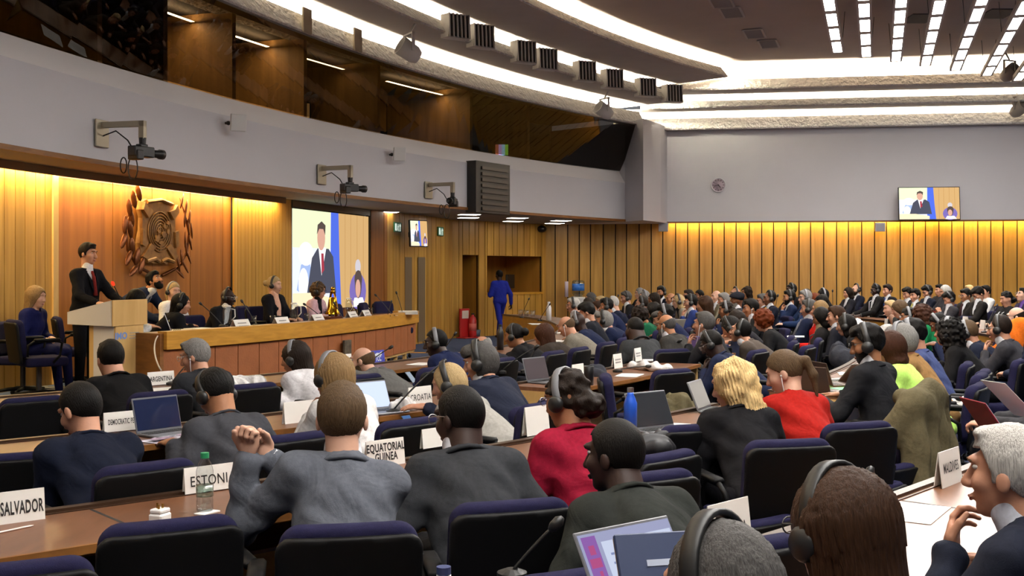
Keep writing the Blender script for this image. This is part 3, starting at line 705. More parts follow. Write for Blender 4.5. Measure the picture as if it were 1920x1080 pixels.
for i, (p0, p1, e) in enumerate(((352, 462, 1), (478, 592, 1), (650, 725, .25), (800, 898, .8))):
    a0, a1 = fang(p0), fang(p1)
    struct(sweep([(-2.55, 4.9), (-2.55, 5.6)], f'wall_panel_{i+1}', brown, a0, a1, 6))
    o = sweep([(-.95, 5.62), (-1.02, 5.62)], 'booth_lamp', emit(f'booth_lamp_{i}', 'ffe2b0', BOOTH*e), a0, a1, 6)
    tag(o, ['first lit lamp strip in the interpreters booth nearest the hall end', 'second lit lamp strip behind the gallery glass', 'dim lamp strip behind the middle gallery glass', 'lit lamp strip in the far booth behind the gallery glass'][i], 'lamp')
def screen_booth(px, d, z0, hgt, wid, label, cols):
    a = fang(px); x, y = fpt(-.6, a); o = empty('monitor', (x, y, 4.345), math.atan2(-(0-x), 0-y)+PI, label, 'monitor')
    bb = MB(); bb.box(-wid/2-.02, wid/2+.02, 0, .03, .04, .08+hgt, 0); bb.box(-.1, .1, -.06, .08, 0, .02, 0); bb.box(-.03, .03, 0, .03, 0, .1); bb.build('frame', BLACKP, o)
    bb = MB(); n = len(cols)
    for i, c in enumerate(cols): bb.box(-wid/2+wid*i/n, -wid/2+wid*(i+1)/n, -.012, -.004, .07, .06+hgt, i)
    bb.build('screen', [emit('scr_'+c, c, 1.2) for c in cols], o)
screen_booth(616, 0, 0, .26, .34, 'small lit monitor showing the speaker behind gallery glass', ['9fc4d8', '2c3a50', '3d5f8c', '8a6a40'])
screen_booth(981, 0, 0, .26, .3, 'small striped monitor with green picture behind dark gallery glass', ['a0604a', 'b59ad6', '8ec8e8', '7dc04a'])
# end of the gallery: grey return, pilaster
u9 = ru(1238); pz_ = MB(); x9, y9 = rpt(u9, 0)
pA = fpt(.0, fang(1172)); pB = atd(1206, 0, 28.6)[:2]; pC = atd(1239, 0, 29.75)[:2]
bb = MB(); P_ = [pA, pB, pC, rpt(u9+.3, -.2), rpt(0, -.2)]
vs = [(*p, 3.0) for p in P_]+[(*p, 5.6) for p in P_]; n = len(P_)
bb.add(vs, [tuple(range(n)), tuple(range(2*n-1, n-1, -1))]+[(i, (i+1) % n, (i+1) % n+n, i+n) for i in range(n)]); struct(bb.build('wall_pilaster', paint))
# far wall: grey upper part over a lit slot, oak boards below
struct(rsweep([(.0, 3.25), (.28, 3.25), (.28, 3.03), (.3, 3.03), (.3, 5.6), (.0, 5.6)], 'wall_far_upper', paint, u9-.1, RL))
struct(rsweep([(.31, 3.0), (.31, 3.045), (.25, 3.045), (.25, 3.0), (.31, 3.0)], 'trim_3', trimw, 0., RL))
o = rsweep([(.2, 3.1), (.1, 3.14)], 'wall_wash_lamp', emit('wash_lamp', 'ffd27a', WASH), ru(1234), RL); tag(o, 'long warm lamp strip in the slot above the far oak wall', 'lamp')
def boards(name, p0, p1, z0, z1, widths, m, nrm, gap=.02, depth=.03, kind=True):
    """vertical boards between two plan points, each a slightly different tone, over a dark backing"""
    p0, p1 = np.array(p0), np.array(p1); L = float(np.linalg.norm(p1-p0)); dd = (p1-p0)/L; nn = np.array(nrm); b = MB(); u = 0; i = 0
    def bx(u0, u1, t0, t1, za, zb, mi, tn):
        q = [p0+dd*u0+nn*t0, p0+dd*u1+nn*t0, p0+dd*u1+nn*t1, p0+dd*u0+nn*t1]
        b.add([(*v, za) for v in q]+[(*v, zb) for v in q], [(0,1,2,3), (7,6,5,4), (0,4,5,1), (1,5,6,2), (2,6,7,3), (3,7,4,0)], mi, tn)
    bx(0, L, -.06, -.005, z0, z1, 1, None)
    while u < L-.02:
        wd = widths[i % len(widths)]*random.uniform(.97, 1.03); bx(u+gap/2, min(L, u+wd)-gap/2, -.004, depth, z0, z1, 0, tone()); u += wd; i += 1
    o = b.build(name, [m, dark], tone=True)
    return struct(o) if kind else o
boards('wall_far', rpt(.05, 0), rpt(RL, 0), 0, 3.2, [.31, .35, .33], oak, RN, .03, .03)
rsweep([(.035, .0), (.05, .0), (.05, .12), (.035, .12)], 'baseboard_far', oakp, .05, RL)
# walls under the soffit, walking from the emblem wall to the booth opening
def zt(px, y): return at(px, y, 3.0)
W0 = at(-60, 295, 3.0); W1 = at(98, 318, 3.0); W2 = at(436, 362.5, 3.0); W3 = at(544, 375, 3.0); W4 = at(691, 393.5, 3.0)
def nrm(a, b): d = unit(np.array(b)-np.array(a)); return np.array((d[1], -d[0]))
W0 = tuple(np.array(W1)+(np.array(W0)-np.array(W1))*4)
boards('wall_left', W0, W1, 0, 3.0, [.19, .21], oak, nrm(W0, W1), .012)
n1 = nrm(W1, W2); off = n1*-.06
boards('wall_emblem', np.array(W1)+off, np.array(W2)+off, 0, 3.0, [1.35, .95, 1.05, 1.0, .9], teak, n1, .012)
boards('wall_slats', W2, W3, 0, 3.0, [.11, .1, .12], oak, nrm(W2, W3), .01)
b = MB(); b.box(-.04, .04, -.05, .05, 0, 3.0); o = b.build('trim_4', oakl); o.location = (*(np.array(W1)+n1*.02), 0); o.rotation_euler.z = math.atan2(n1[1], n1[0]); struct(o)
n2 = nrm(W3, W4)
boards('wall_screen_surround', np.array(W3)-n2*.12, np.array(W4)-n2*.12, 0, 3.0, [.11], teak, n2, .008)
W5 = at(722, 396.5, 3.0); W6 = at(759, 401, 3.0); W7 = at(798, 405, 3.0)
boards('wall_posts', W4, W5, 0, 3.0, [.55, .5], teak, nrm(W4, W5), .02, .06)
boards('wall_planks', W5, W6, 0, 3.0, [.3, .33], oak, nrm(W5, W6), .02, .05)
boards('wall_doors', W6, W7, 0, 3.0, [.42, .2, .5], oak, nrm(W6, W7), .015)
W8 = at(846, 412, 3.0); W9 = rpt(.08, 0)
boards('wall_recess', W7, W8, 0, 3.0, [.36, .3], oak, nrm(W7, W8), .02)
# wall with the doorway and the booth opening
WD = unit(np.array(W9)-np.array(W8)); WL = float(np.linalg.norm(np.array(W9)-np.array(W8))); WN = np.array((WD[1], -WD[0]))
def wu(px): k = (px-960)/F; return (k*W8[1]-W8[0])/(WD[0]-k*WD[1])
def wp(u, t=0): return tuple(np.array(W8)+WD*u+WN*t)
def wz(px, py): u = wu(px); return CAM-(py-HZ)*wp(u)[1]/F
d0, d1, dt = wu(866), wu(896), wz(880, 478); o0, o1, ot, ob = wu(912), wu(1015), wz(960, 480), wz(960, 551)
wd = [.25, .22, .27]
boards('wall_opening_1', wp(0), wp(d0), 0, 3.0, wd, oak, WN); boards('wall_opening_2', wp(d1), wp(o0), 0, 3.0, wd, oak, WN)
boards('wall_opening_3', wp(o1), wp(WL), 0, 3.0, wd, oak, WN); boards('wall_opening_4', wp(d0), wp(d1), dt, 3.0, wd, oak, WN)
boards('wall_opening_5', wp(o0), wp(o1), ot, 3.0, wd, oak, WN); boards('wall_opening_6', wp(o0), wp(o1), 0, ob, wd, oak, WN)
def recess(u0, u1, z0, z1, dep, nm, m):
    b = MB(); q = [wp(u0, 0), wp(u0, -dep), wp(u1, -dep), wp(u1, 0)]
    vs = [(*p, z0) for p in q]+[(*p, z1) for p in q]; b.add(vs, [(0,1,5,4), (1,2,6,5), (2,3,7,6), (0,3,2,1), (4,5,6,7)]); return struct(b.build(nm, m))
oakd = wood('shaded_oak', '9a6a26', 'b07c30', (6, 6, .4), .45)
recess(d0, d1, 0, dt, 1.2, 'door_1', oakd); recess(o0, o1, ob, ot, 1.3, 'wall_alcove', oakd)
b = MB(); q = [wp(o0-.05, .05), wp(o1+.05, .05), wp(o1+.05, -.2), wp(o0-.05, -.2)]
b.add([(*p, ob-.02) for p in q]+[(*p, ob+.04) for p in q], [(0,1,2,3), (7,6,5,4), (0,4,5,1), (1,5,6,2), (2,6,7,3), (3,7,4,0)]); struct(b.build('trim_5', oakp))
# two tall recessed door leaves in the side wall
u6 = unit(np.array(W7)-np.array(W6)); n6 = nrm(W6, W7)
def on_wall(a, b, px):
    a = np.array(a); dd = unit(np.array(b)-a); k = (px-960)/F; u = (k*a[1]-a[0])/(dd[0]-k*dd[1]); return a+dd*u
for i, (p0, p1) in enumerate(((755, 768), (780, 793))):
    a_, b_ = on_wall(W6, W7, p0), on_wall(W6, W7, p1); top_ = CAM-(482-HZ)*a_[1]/F
    bb = MB(); q = [a_+n6*.05, b_+n6*.05, b_+n6*.062, a_+n6*.062]
    bb.add([(*p, .05) for p in q]+[(*p, top_) for p in q], [(0,1,2,3), (7,6,5,4), (0,4,5,1), (1,5,6,2), (2,6,7,3), (3,7,4,0)]); struct(bb.build(f'door_{i+2}', mat('door_grey_brown', '6b5a42', .6)))
# warm light washing the emblem wall, and small panels in the soffit
def area(name, loc, rot, sx, sy, p, c, spread=None):
    l = bpy.data.lights.new(name, 'AREA'); l.shape = 'RECTANGLE'; l.size = sx; l.size_y = sy; l.energy = p; l.color = lin(c)
    if spread: l.spread = math.radians(spread)
    o = bpy.data.objects.new(name, l); COL.objects.link(o); o.location = loc; o.rotation_euler = rot; return o
for a_, b_, cnt, nm in ((W0, W1, 1, 'left'), (W1, W2, 1, 'mid'), (W2, W3, 1, 'slat')):
    a_, b_ = np.array(a_), np.array(b_); n_ = nrm(a_, b_); L_ = np.linalg.norm(b_-a_)
    if nm == 'slat': b_ = a_+(b_-a_)*.72; L_ *= .72
    bb = MB(); q = [a_+n_*.04, b_+n_*.04, b_+n_*.19, a_+n_*.19]
    bb.add([(*p, 2.93) for p in q[:2]]+[(*p, 2.985) for p in q[2:]], [(0,1,2,3)])
    o = bb.build('wall_wash_lamp', emit('left_wash', 'ffe2a6', LWASH)); tag(o, {'left': 'warm ceiling-edge lamp over the pale board wall behind the seated woman', 'mid': 'warm ceiling-edge lamp over the emblem wall', 'slat': 'warm ceiling-edge lamp over the slats beside the projection screen'}[nm], 'lamp')
    bb = MB(); q = [a_+n_*.2, b_+n_*.2, b_+n_*.23, a_+n_*.23]
    bb.add([(*p, 2.9) for p in q]+[(*p, 3.0) for p in q], [(0,1,2,3), (7,6,5,4), (0,4,5,1), (1,5,6,2), (2,6,7,3), (3,7,4,0)]); struct(bb.build({'left': 'trim_6', 'mid': 'trim_7', 'slat': 'trim_8'}[nm], mat('soffit_lip', '8d7356', .7)))
SP = [(726, 399), (880, 403.5), (878, 409.5), (970, 410), (962, 416), (1052, 415), (1040, 420)]
for i, (px, py) in enumerate(SP):
    x, y = at(px, py-1.5, 2.99); t = empty('soffit_light', (x, y, 2.995), math.radians(20), None, 'ceiling light', 'small square lights under the soffit')
    bb = MB(); bb.box(-.25, .25, -.2, .2, -.012, .0); bb.build('frame', WHITEP, t)
    bb = MB(); bb.box(-.22, .22, -.17, .17, -.016, -.006); bb.build('diffuser', emit('soffit_panel', 'fff6e6', PANEL), t)
    t['label'] = ['single small soffit light beside the projection screen wall', 'square soffit light left of the black loudspeaker cabinet, rear one', 'square soffit light below the black cabinet, front one', 'soffit light right of the black cabinet, nearer the hall', 'soffit light right of the black cabinet, nearer the wall', 'soffit light close to the grey pilaster, nearer the hall', 'soffit light close to the grey pilaster, nearer the wall'][i]

# suspended rows of ceiling lamps
TR = unit(np.array((685., 2100.))); 
ENDS = [(1571, 98.3), (1624.7, 106.7), (1680, 115), (1735, 123), (1791.7, 131.7), (1850, 141.7), (1908, 151)]
lampm = emit('ceiling_lamp', 'fffaf4', LAMP); housing = mat('lamp_housing', 'b9b2ad', .5)
PANE = MB().box(-.085, .085, 0, .98, 0, .015).mesh('diffuser', lampm)
DIV = MB().box(-.12, .12, 0, .27, .012, .05).mesh('divider', housing)
for i, (px, py) in enumerate(ENDS):
    zz = 6.2; d = F*(zz-CAM)/(HZ-py); p = np.array(((px-960)/F*d, d)); n = 22
    t = empty('light_track', (*p, zz), math.atan2(TR[0], -TR[1]) , ['leftmost', 'second from the left', 'third from the left', 'middle', 'third from the right', 'second from the right', 'rightmost'][i]+' hanging row of bright ceiling lamps', 'ceiling light', 'hanging rows of ceiling lamps')
    b = MB(); L_ = n*1.27
    for q in (-1, 1): b.box(q*.105-.02, q*.105+.02, -.1, L_, -.0, .09)
    b.box(-.12, .12, -.1, L_, .06, .09); b.box(-.12, .12, -.1, .0, 0, .09); b.build('housing', housing, t)
    for j in range(n):
        o = inst(PANE, 'diffuser', t); o.location = (0, .02+j*1.27, .01)
        o = inst(DIV, 'divider', t); o.location = (0, 1.0+j*1.27, 0)
    b = MB()
    for j in range(0, n, 3):
        for q in (-.1, .1): b.tube([(q, j*1.27+.5, .08), (q*1.5, j*1.27+.5, CEIL-zz)], .006, 4)
    b.build('suspension_wire', BLACKP, t)
b = MB()
for i, (px, py) in enumerate(((1352, 2), (1372, 22), (1414, 62), (1441, 81))):
    d = F*(CEIL-CAM)/(HZ-py); x = (px-960)/F*d; t = empty('ceiling_vent', (x, d, CEIL-.01), math.atan2(-TR[0], TR[1]), ['square ceiling vent nearest the top edge of the hall', 'second square ceiling vent of the upper pair', 'third square ceiling vent, left one of the lower pair', 'fourth square ceiling vent nearest the bright coves'][i], 'vent', 'square ceiling vents')
    b = MB(); 
    for q in (-1, 1): b.box(q*.2-.02, q*.2+.02, -.45, .45, -.02, 0); b.box(-.2, .2, q*.45-.02, q*.45+.02, -.02, 0)
    b.build('frame', soff, t); b = MB(); b.box(-.2, .2, -.45, .45, -.004, 0); b.build('backing', mat('vent_dark', '241f1b', .9), t)
    b = MB(); [b.box(-.19, .19, -.43+j*.06, -.415+j*.06, -.018, -.004) for j in range(15)]; b.build('slat', soff, t)
for i, (px0, px1, py) in enumerate(((1696, 1745, 36), (1840, 1893, 27))):
    d = F*(CEIL-CAM)/(HZ-py); x0, x1 = (px0-960)/F*d, (px1-960)/F*d; b = MB(); b.box(x0, x1, d-.5, d+.3, CEIL-.02, CEIL)
    tag(b.build('ceiling_hatch', mat('hatch', '4a4240', .8)), ['dark ceiling slot between the third and fourth lamp rows', 'dark ceiling slot between the fifth and sixth lamp rows'][i], 'ceiling slot')
# wedge-shaped air vents on the second band
VE = [(849, 27), (896, 50), (977, 87), (1018, 107), (1092, 134), (1144, 152), (1207, 172), (1257, 187)]
for i, (px, py) in enumerate(VE):
    k = (px-960)/F; best = None
    for j in range(3000):
        a = FA0+(FA1-FA0)*j/2999; x, y = fpt(1.5, a)
        if y > 1 and (best is None or abs(x/y-k) < best[0]): best = (abs(x/y-k), a, x, y)
    _, a, x, y = best; t = empty('air_vent', (x, y, 6.17), math.radians(a-30)-PI/2, 'white wedge-shaped air vent on the curved band, '+['first', 'second', 'third', 'fourth', 'fifth', 'sixth', 'seventh', 'eighth'][i]+' counting towards the far wall', 'vent', 'wedge air vents on the curved cove')
    b = MB(); Q = .22
    b.add([(-.26,0,-Q), (.26,0,-Q), (.26,0,Q), (-.26,0,Q), (-.24,-.24,-Q), (.24,-.24,-Q), (.2,-.21,Q), (-.2,-.21,Q)], [(0,1,2,3), (0,4,5,1), (2,6,7,3), (0,3,7,4), (1,5,6,2)], 0); b.build('hood', mat('vent_white', 'e6e3dd', .6), t)
    b = MB(); b.add([(-.22,-.232,-Q+.02), (.22,-.232,-Q+.02), (.19,-.206,Q-.02), (-.19,-.206,Q-.02)], [(0,1,2,3)]); b.build('backing', mat('vent_inside', '38352f', .8), t)
    b = MB()
    for j in range(6): xx = -.21+j*.084; b.add([(xx-.012,-.27,-Q), (xx+.012,-.27,-Q), (xx+.012,-.24,Q), (xx-.012,-.24,Q), (xx-.012,-.23,-Q), (xx+.012,-.23,-Q), (xx+.012,-.2,Q), (xx-.012,-.2,Q)], [(0,1,2,3), (0,3,7,4), (1,5,6,2), (0,4,5,1), (3,2,6,7)])
    b.build('grille', mat('vent_white', 'e6e3dd', .6), t)
# drum spotlights fixed to the coves
for i, (px, py, d, lab) in enumerate(((767, 96, 19.6, 'white drum spotlight on the lowest cove above the glass gallery'), (1133, 208, 27, 'white drum spotlight on the lowest cove near the far corner'), (1910, 205, 28.3, 'dull drum spotlight on the cove over the television'), (1893, 137, 26.5, 'dull drum spotlight hung at the end of the lamp rows'))):
    x, y, z = atd(px, py, d); t = empty('spotlight', (x, y, z), math.radians(-60 if i < 2 else 25), lab, 'spotlight')
    m = WHITEP if i < 2 else mat('spot_grey', '8d847a', .5)
    M = Matrix.Rotation(math.radians(62), 4, 'X'); b = MB(); b.lathe([(0, -.2), (.12, -.2), (.16, -.1), (.17, .2), (.15, .2), (.14, .05), (0, .05)], 18, 0, M); b.build('drum', m, t, True)
    b = MB(); b.box(-.19, -.17, -.03, .03, -.02, .3); b.box(.17, .19, -.03, .03, -.02, .3); b.box(-.19, .19, -.03, .03, .28, .31); b.tube([(0, 0, .3), (0, .12, .5)], .02, 6); b.build('bracket', m, t)
for i, (px, py) in enumerate(((505, 3), (605, 30))):
    a = fang(px+14); x, y = fpt(.56, a); b = MB(); 
    o = bpy.data.objects.new('cover_plate', MB().rbox(-.13, .13, -.02, .02, -.2, .2, .008).mesh('cover_plate', mat('beige_plate', 'b3a68c', .6))); link(o); 
    d = y; o.location = (x, y, 5.7); o.rotation_euler = (0, 0, math.radians(a)-PI/2)
    tag(o, ['beige cover plate on the lowest cove at the picture top', 'beige cover plate on the lowest cove left of the drum spotlight'][i], 'cover plate')
# ---------------------------------------------------------------- pictures on screens
def picture(w, h, s, nm, parent):
    """the camera picture shown on the hall's displays: flat coloured shapes, seen from -y"""
    cols = ['e2ecc0', 'dfe4f6', '4f6ad8', 'c9a26c', '4a4c5a', 'd0a08c', 'f3f0f2', 'a03a48', 'f6dfb8', '7868ae', '564844', '9fb4e0', 'a87a42', 'c6c0c6']
    ms = [emit(f'{nm}_{c}', c, s) for c in cols]; b = MB(); lay = [0]
    def poly(pts, mi): lay[0] += 1; y = -.0004*lay[0]-.001; b.add([((u-.5)*w, y, v*h) for u, v in pts], [tuple(range(len(pts)))], mi)
    def oval(u, v, ru_, rv, mi): poly([(u+ru_*math.cos(t), v+rv*math.sin(t)) for t in np.linspace(0, 2*PI, 19)[:-1]], mi)
    R = lambda u0, u1, v0, v1, mi: poly([(u0, v0), (u1, v0), (u1, v1), (u0, v1)], mi)
    R(0, .5, 0, 1, 1); R(0, .47, .62, 1, 0); R(.57, 1, 0, 1, 3)
    for u in (.66, .74, .83, .92): R(u, u+.004, 0, 1, 12)
    poly([(.05, .2), (.1, .45), (.2, .5), (.24, .3), (.2, .1)], 11); oval(.16, .56, .09, .12, 6); oval(.13, .26, .06, .16, 6)
    poly([(.46, 0), (.61, 0), (.585, .5), (.57, 1), (.47, 1)], 2)
    poly([(.17, .16), (.23, .52), (.3, .62), (.44, .62), (.5, .54), (.54, .16)], 4); poly([(.31, .63), (.41, .63), (.35, .34)], 6); poly([(.345, .57), (.375, .57), (.385, .4), (.35, .36)], 7)
    oval(.345, .73, .05, .13, 5); poly([(.29, .76), (.3, .86), (.35, .9), (.4, .86), (.395, .76), (.37, .82), (.32, .82)], 10)
    R(0, .27, 0, .17, 8); poly([(.0, .17), (.27, .17), (.5, .1), (.5, 0), (0, 0)], 8)
    oval(.84, .17, .12, .2, 9); poly([(.76, 0), (.79, .1), (.91, .1), (.95, 0)], 6); oval(.845, .26, .05, .17, 10); oval(.84, .44, .04, .08, 13); oval(.845, .3, .055, .1, 10); oval(.84, .2, .036, .1, 5)
    return b.build('picture', ms, parent)
def facing(n): return math.atan2(n[0], -n[1])            # local -y looks along n
# projection screen in its dark frame
sL, sR = on_wall(W3, W4, 546), on_wall(W3, W4, 689); nS = nrm(W3, W4); cS = (sL+sR)/2; wS = float(np.linalg.norm(sR-sL))
zS1 = CAM-(399-HZ)*cS[1]/F; zS0 = .95
t = empty('projection_screen', (*(cS+nS*.02), zS0), facing(nS), 'large projection screen showing a man at a lectern, beside the slatted wall', 'screen')
b = MB(); b.box(-wS/2, wS/2, 0, .03, 0, zS1-zS0); b.build('panel', mat('screen_white', 'dcdcda', .8), t); picture(wS, zS1-zS0, SCREEN, 'proj', t)
aS, bS = on_wall(W3, W4, 545), on_wall(W3, W4, 700)
b = MB()
for p0_, p1_, z0, z1 in ((np.array(W3), np.array(W4), zS1+.02, 3.0), (sR+.02*unit(sR-sL), np.array(W4), 0, zS1+.02)):
    q = [p0_, p1_, p1_+nS*.1, p0_+nS*.1]; q = [v-nS*.05 for v in q]; b.add([(*v, z0) for v in q]+[(*v, z1) for v in q], [(0,1,2,3), (7,6,5,4), (0,4,5,1), (1,5,6,2), (2,6,7,3), (3,7,4,0)])
struct(b.build('trim_9', teak))
def tv(px0, px1, py0, py1, d, n, label, tilt=0., arm=None):
    x0, _, z1 = atd(px0, py0, d); x1, _, z0 = atd(px1, py1, d); n = unit(np.array(n)); c = ((x0+x1)/2, d)
    los = unit(np.array(c)); wv = (x1-x0)/abs(n[1]*1.0-n[0]*c[0]/c[1] if 0 else abs(n@los)); hh = z1-z0
    t = empty('television', (c[0], d, z0), facing(n), label, 'television'); t.rotation_euler = (tilt, 0, facing(n))
    b = MB(); b.rbox(-wv/2-.02, wv/2+.02, 0, .06, -.02, hh+.02, .01); b.build('casing', BLACKP, t); 
    o = picture(wv, hh, TVS, 'tv', t); o.location.y = -.002
    b = MB(); b.box(-.08, .08, .05, .32, hh*.4, hh*.6); b.build('bracket', BLACKP, t); return t
tv(1690, 1796, 351, 411, 28.9, RN, 'flat television on the grey far wall showing the speaker', math.radians(-6))
tv(771, 802, 414, 461, 25.2, unit(np.array((.62, -.78))), 'flat television on the board wall between two exit signs', math.radians(-4))
# exit signs
def exit_sign(px, py, a, b_, label):
    p = on_wall(a, b_, px); n = nrm(a, b_); z = CAM-(py-HZ)*p[1]/F; t = empty('exit_sign', (*(p+n*.05), z), facing(n), label, 'sign')
    b = MB(); b.rbox(-.2, .2, -.02, .02, -.11, .11, .006); b.build('plate', mat('exit_green', '2f7a55', .5), t)
    b = MB(); Y = -.024
    def sh(pts): b.add([(x, Y, z_) for x, z_ in pts], [tuple(range(len(pts)))])
    sh([(-.17, -.08), (-.08, -.08), (-.08, .08), (-.17, .08)]); sh([(.08, -.09), (.12, -.09), (.12, .02), (.15, .02), (.1, .09), (.05, .02), (.08, .02)])
    sh([(-.02, .05), (.0, .08), (.02, .05), (0, .03)]); sh([(-.04, .03), (.03, .03), (.01, -.03), (.04, -.09), (.01, -.09), (-.02, -.03), (-.05, -.09), (-.07, -.08), (-.03, -.02)])
    b.build('pictogram', emit('exit_white', 'dff0e2', .7), t)
exit_sign(741, 426, W5, W6, 'green exit sign left of the small television'); exit_sign(822, 434, W7, W8, 'green exit sign right of the small television')
# clock, wall boxes, sensors on the far wall
u = ru(1346); p = rpt(u, .32); z = CAM-(347-HZ)*p[1]/F
t = empty('wall_clock', (*p, z), facing(RN), 'round white wall clock on the grey far wall', 'clock'); M = Matrix.Rotation(PI/2, 4, 'X')
b = MB(); b.lathe([(0, -.02), (.195, -.02), (.2, .0), (.2, .03), (.175, .03), (.172, .01), (0, .01)], 32, 0, M); b.build('case', mat('clock_case', 'c9c6c9', .4), t, True)
b = MB(); b.lathe([(0, .011), (.172, .011)], 32, 0, M); b.build('dial', mat('clock_dial', 'cdb9c4', .6), t)
b = MB()
for i in range(12): a = i*PI/6; M2 = Matrix.Rotation(a, 4, 'Y'); b.box(-.007, .007, -.016, -.013, .12, .16, 0, M2)
b.build('hour_mark', BLACKP, t)
for nm, a, l, w_ in (('minute_hand', math.radians(255), .13, .006), ('hour_hand', math.radians(140), .09, .009)): b = MB(); b.box(-w_, w_, -.022, -.018, -.02, l, 0, Matrix.Rotation(a, 4, 'Y')); b.build(nm, BLACKP, t)
for px, lab in ((1244, 'small white loudspeaker box at the top of the oak wall near the pilaster'), (1645, 'small white loudspeaker box at the top of the far oak wall under the television')):
    u = ru(px); p = rpt(u, .33); z = CAM-(426-HZ)*p[1]/F; t = empty('wall_speaker', (*p, z), facing(RN), lab, 'loudspeaker')
    b = MB(); b.rbox(-.13, .13, -.12, .0, -.12, .12, .015); b.build('box', mat('box_grey', 'b4b2b4', .5), t); b = MB(); b.box(-.1, .1, -.124, -.118, -.1, .08); b.build('grille', mat('box_grille', '9f9da0', .7), t)
# slatted black loudspeaker cabinet on the gallery front
a = fang(908); x, y = fpt(.02, a); t = empty('loudspeaker_cabinet', (x, y, 0), math.radians(a)-PI/2, 'black slatted loudspeaker cabinet on the grey gallery front', 'loudspeaker')
z1 = CAM-(309-HZ)*y/F+.03; z0 = CAM-(401-HZ)*y/F; hw = .68
b = MB(); b.box(-hw, hw, -.22, .05, z0, z1); b.build('case', mat('cab_black', '1d1c1a', .6), t)
b = MB(); [b.box(-hw+.2, hw-.12, -.25, -.21, z0+.05+j*(z1-z0-.1)/8, z0+.02+(j+1)*(z1-z0-.1)/8-.03) for j in range(8)]; b.build('slat', mat('cab_slat', '2b241c', .5), t)
# three robot cameras on brackets and two small white sensors
def robot(px, py, a_off, label, yaw, dx):
    a = fang(px); x, y = fpt(.02, a); z = CAM-(py-HZ)*y/F; s = .9
    t = empty('studio_camera', (x, y, z), math.radians(a)-PI/2, label, 'camera')
    b = MB(); b.rbox(-.13, .13, -.03, 0, -.22, .12, .006); b.build('wall_plate', mat('nickel', 'a79f8c', .45, .6), t)
    b = MB(); b.box(-.035, .035, -.62, -.02, .02, .09); b.box(-.035, .035, -.62, -.55, -.13, .09); b.build('arm', mat('nickel', 'a79f8c', .45, .6), t)
    b = MB(); b.lathe([(.04, -.2), (.045, -.12), (0, -.12)], 12, 0, None, (0, -.585, 0)); b.build('pivot', BLACKP, t)
    M = Matrix.Translation((0, -.585, -.3)) @ Matrix.Rotation(math.radians(yaw), 4, 'Z')
    b = MB(); b.rbox(-.07, .07, -.14, .18, -.06, .07, .012, 0, M); b.rbox(-.05, .05, -.05, .07, .05, .1, .01, 0, M); b.rbox(-.09, .09, .05, .16, -.1, .02, .012, 0, M); b.build('camera_body', mat('cam_black', '17181a', .45), t)
    b = MB(); M2 = M @ Matrix.Rotation(PI/2, 4, 'X'); b.lathe([(.0, .12), (.045, .12), (.05, .25), (.062, .27), (.062, .33), (.05, .33), (.045, .29), (0, .29)], 16, 0, M2); b.build('lens', BLACKP, t, True)
    b = MB()
    for ph, rr in ((0, .11), (1.5, .075)):
        b.tube([(.02*ph, -.45+.1*ph+.0+rr*math.cos(q)*.6, -.36-rr*1.2+rr*math.sin(q)*1.3) for q in np.linspace(0, 2*PI, 16)], .009, 6)
    b.tube([(0, -.03, -.08), (.02, -.2, -.02), (.03, -.36, -.14), (.02, -.45, -.27)], .009, 6); b.build('cable', BLACKP, t)
robot(186, 243, 0, 'wall-mounted studio camera on the gallery front nearest the lectern', 75, 0); robot(600, 322, 0, 'wall-mounted studio camera on the gallery front over the projection screen', 70, 0); robot(801, 352, 0, 'wall-mounted studio camera beside the black loudspeaker cabinet', -70, 0)
for px, py, lab in ((421, 231, 'white square wall antenna on the gallery front between two studio cameras'), (729, 290, 'white square wall antenna on the gallery front near the black cabinet')):
    a = fang(px); x, y = fpt(.02, a); z = CAM-(py-HZ)*y/F; t = empty('wall_antenna', (x, y, z), math.radians(a)-PI/2, lab, 'antenna')
    M = Matrix.Translation((0, -.22, 0)) @ Matrix.Rotation(-.75, 4, 'Z') @ Matrix.Rotation(.2, 4, 'X'); b = MB(); b.rbox(-.12, .12, -.03, .02, -.13, .13, .012, 0, M); b.build('panel', WHITEP, t)
    b = MB(); b.tube([(0, 0, 0), (0, -.2, 0)], .02, 8); b.ball((0, -.05, 0), .035, 8); b.build('bracket', BLACKP, t)
# dark dome camera and thermostat dots on the oak wall
p = on_wall(W8, W9, 1022); z = CAM-(430-HZ)*p[1]/F; b = MB(); b.ball((0, 0, 0), (.14, .12, .1), 12); o = b.build('dome_camera', mat('dome_dark', '1a1512', .3), None, True); o.location = (p[0]-.1, p[1]-.25, z); tag(o, 'small dark dome camera under the soffit at the far wall corner', 'camera')
# carved emblem on the veneer wall
cE = on_wall(W1, W2, 290); zE = CAM-(434-HZ)*cE[1]/F; t = empty('wall_emblem', (*(cE+n1*.02), zE), facing(n1), 'carved wooden crest with globe rings and copper laurel branches on the veneer wall', 'emblem')
car = wood('carved_wood', '7a5228', 'a5763c', (9, 9, 9), .5); cop = mat('copper_leaf', '6b3a16', .32, .6, var=.3, vscale=9)
q = lambda X, Y: ((X-560)/431, (560-Y)/756)
b = MB(); out = [(360, 330), (380, 240), (430, 205), (560, 195), (690, 205), (745, 245), (762, 330), (740, 420), (745, 560), (765, 700), (755, 880), (700, 895), (640, 930), (600, 905), (560, 925), (500, 925), (450, 905), (400, 890), (365, 880), (350, 700), (375, 560), (380, 420)]
b.prism([q(*p_) for p_ in out], -.06, .02); b.build('shield', car, t)
b = MB(); cx, cz = q(560, 565)
for r in (.07, .12, .165, .21, .255, .298): b.tube([(cx+r*math.cos(a), -.075, cz+r*math.sin(a)) for a in np.linspace(0, 2*PI, 41)[:-1]], .011, 6, 0, False, True)
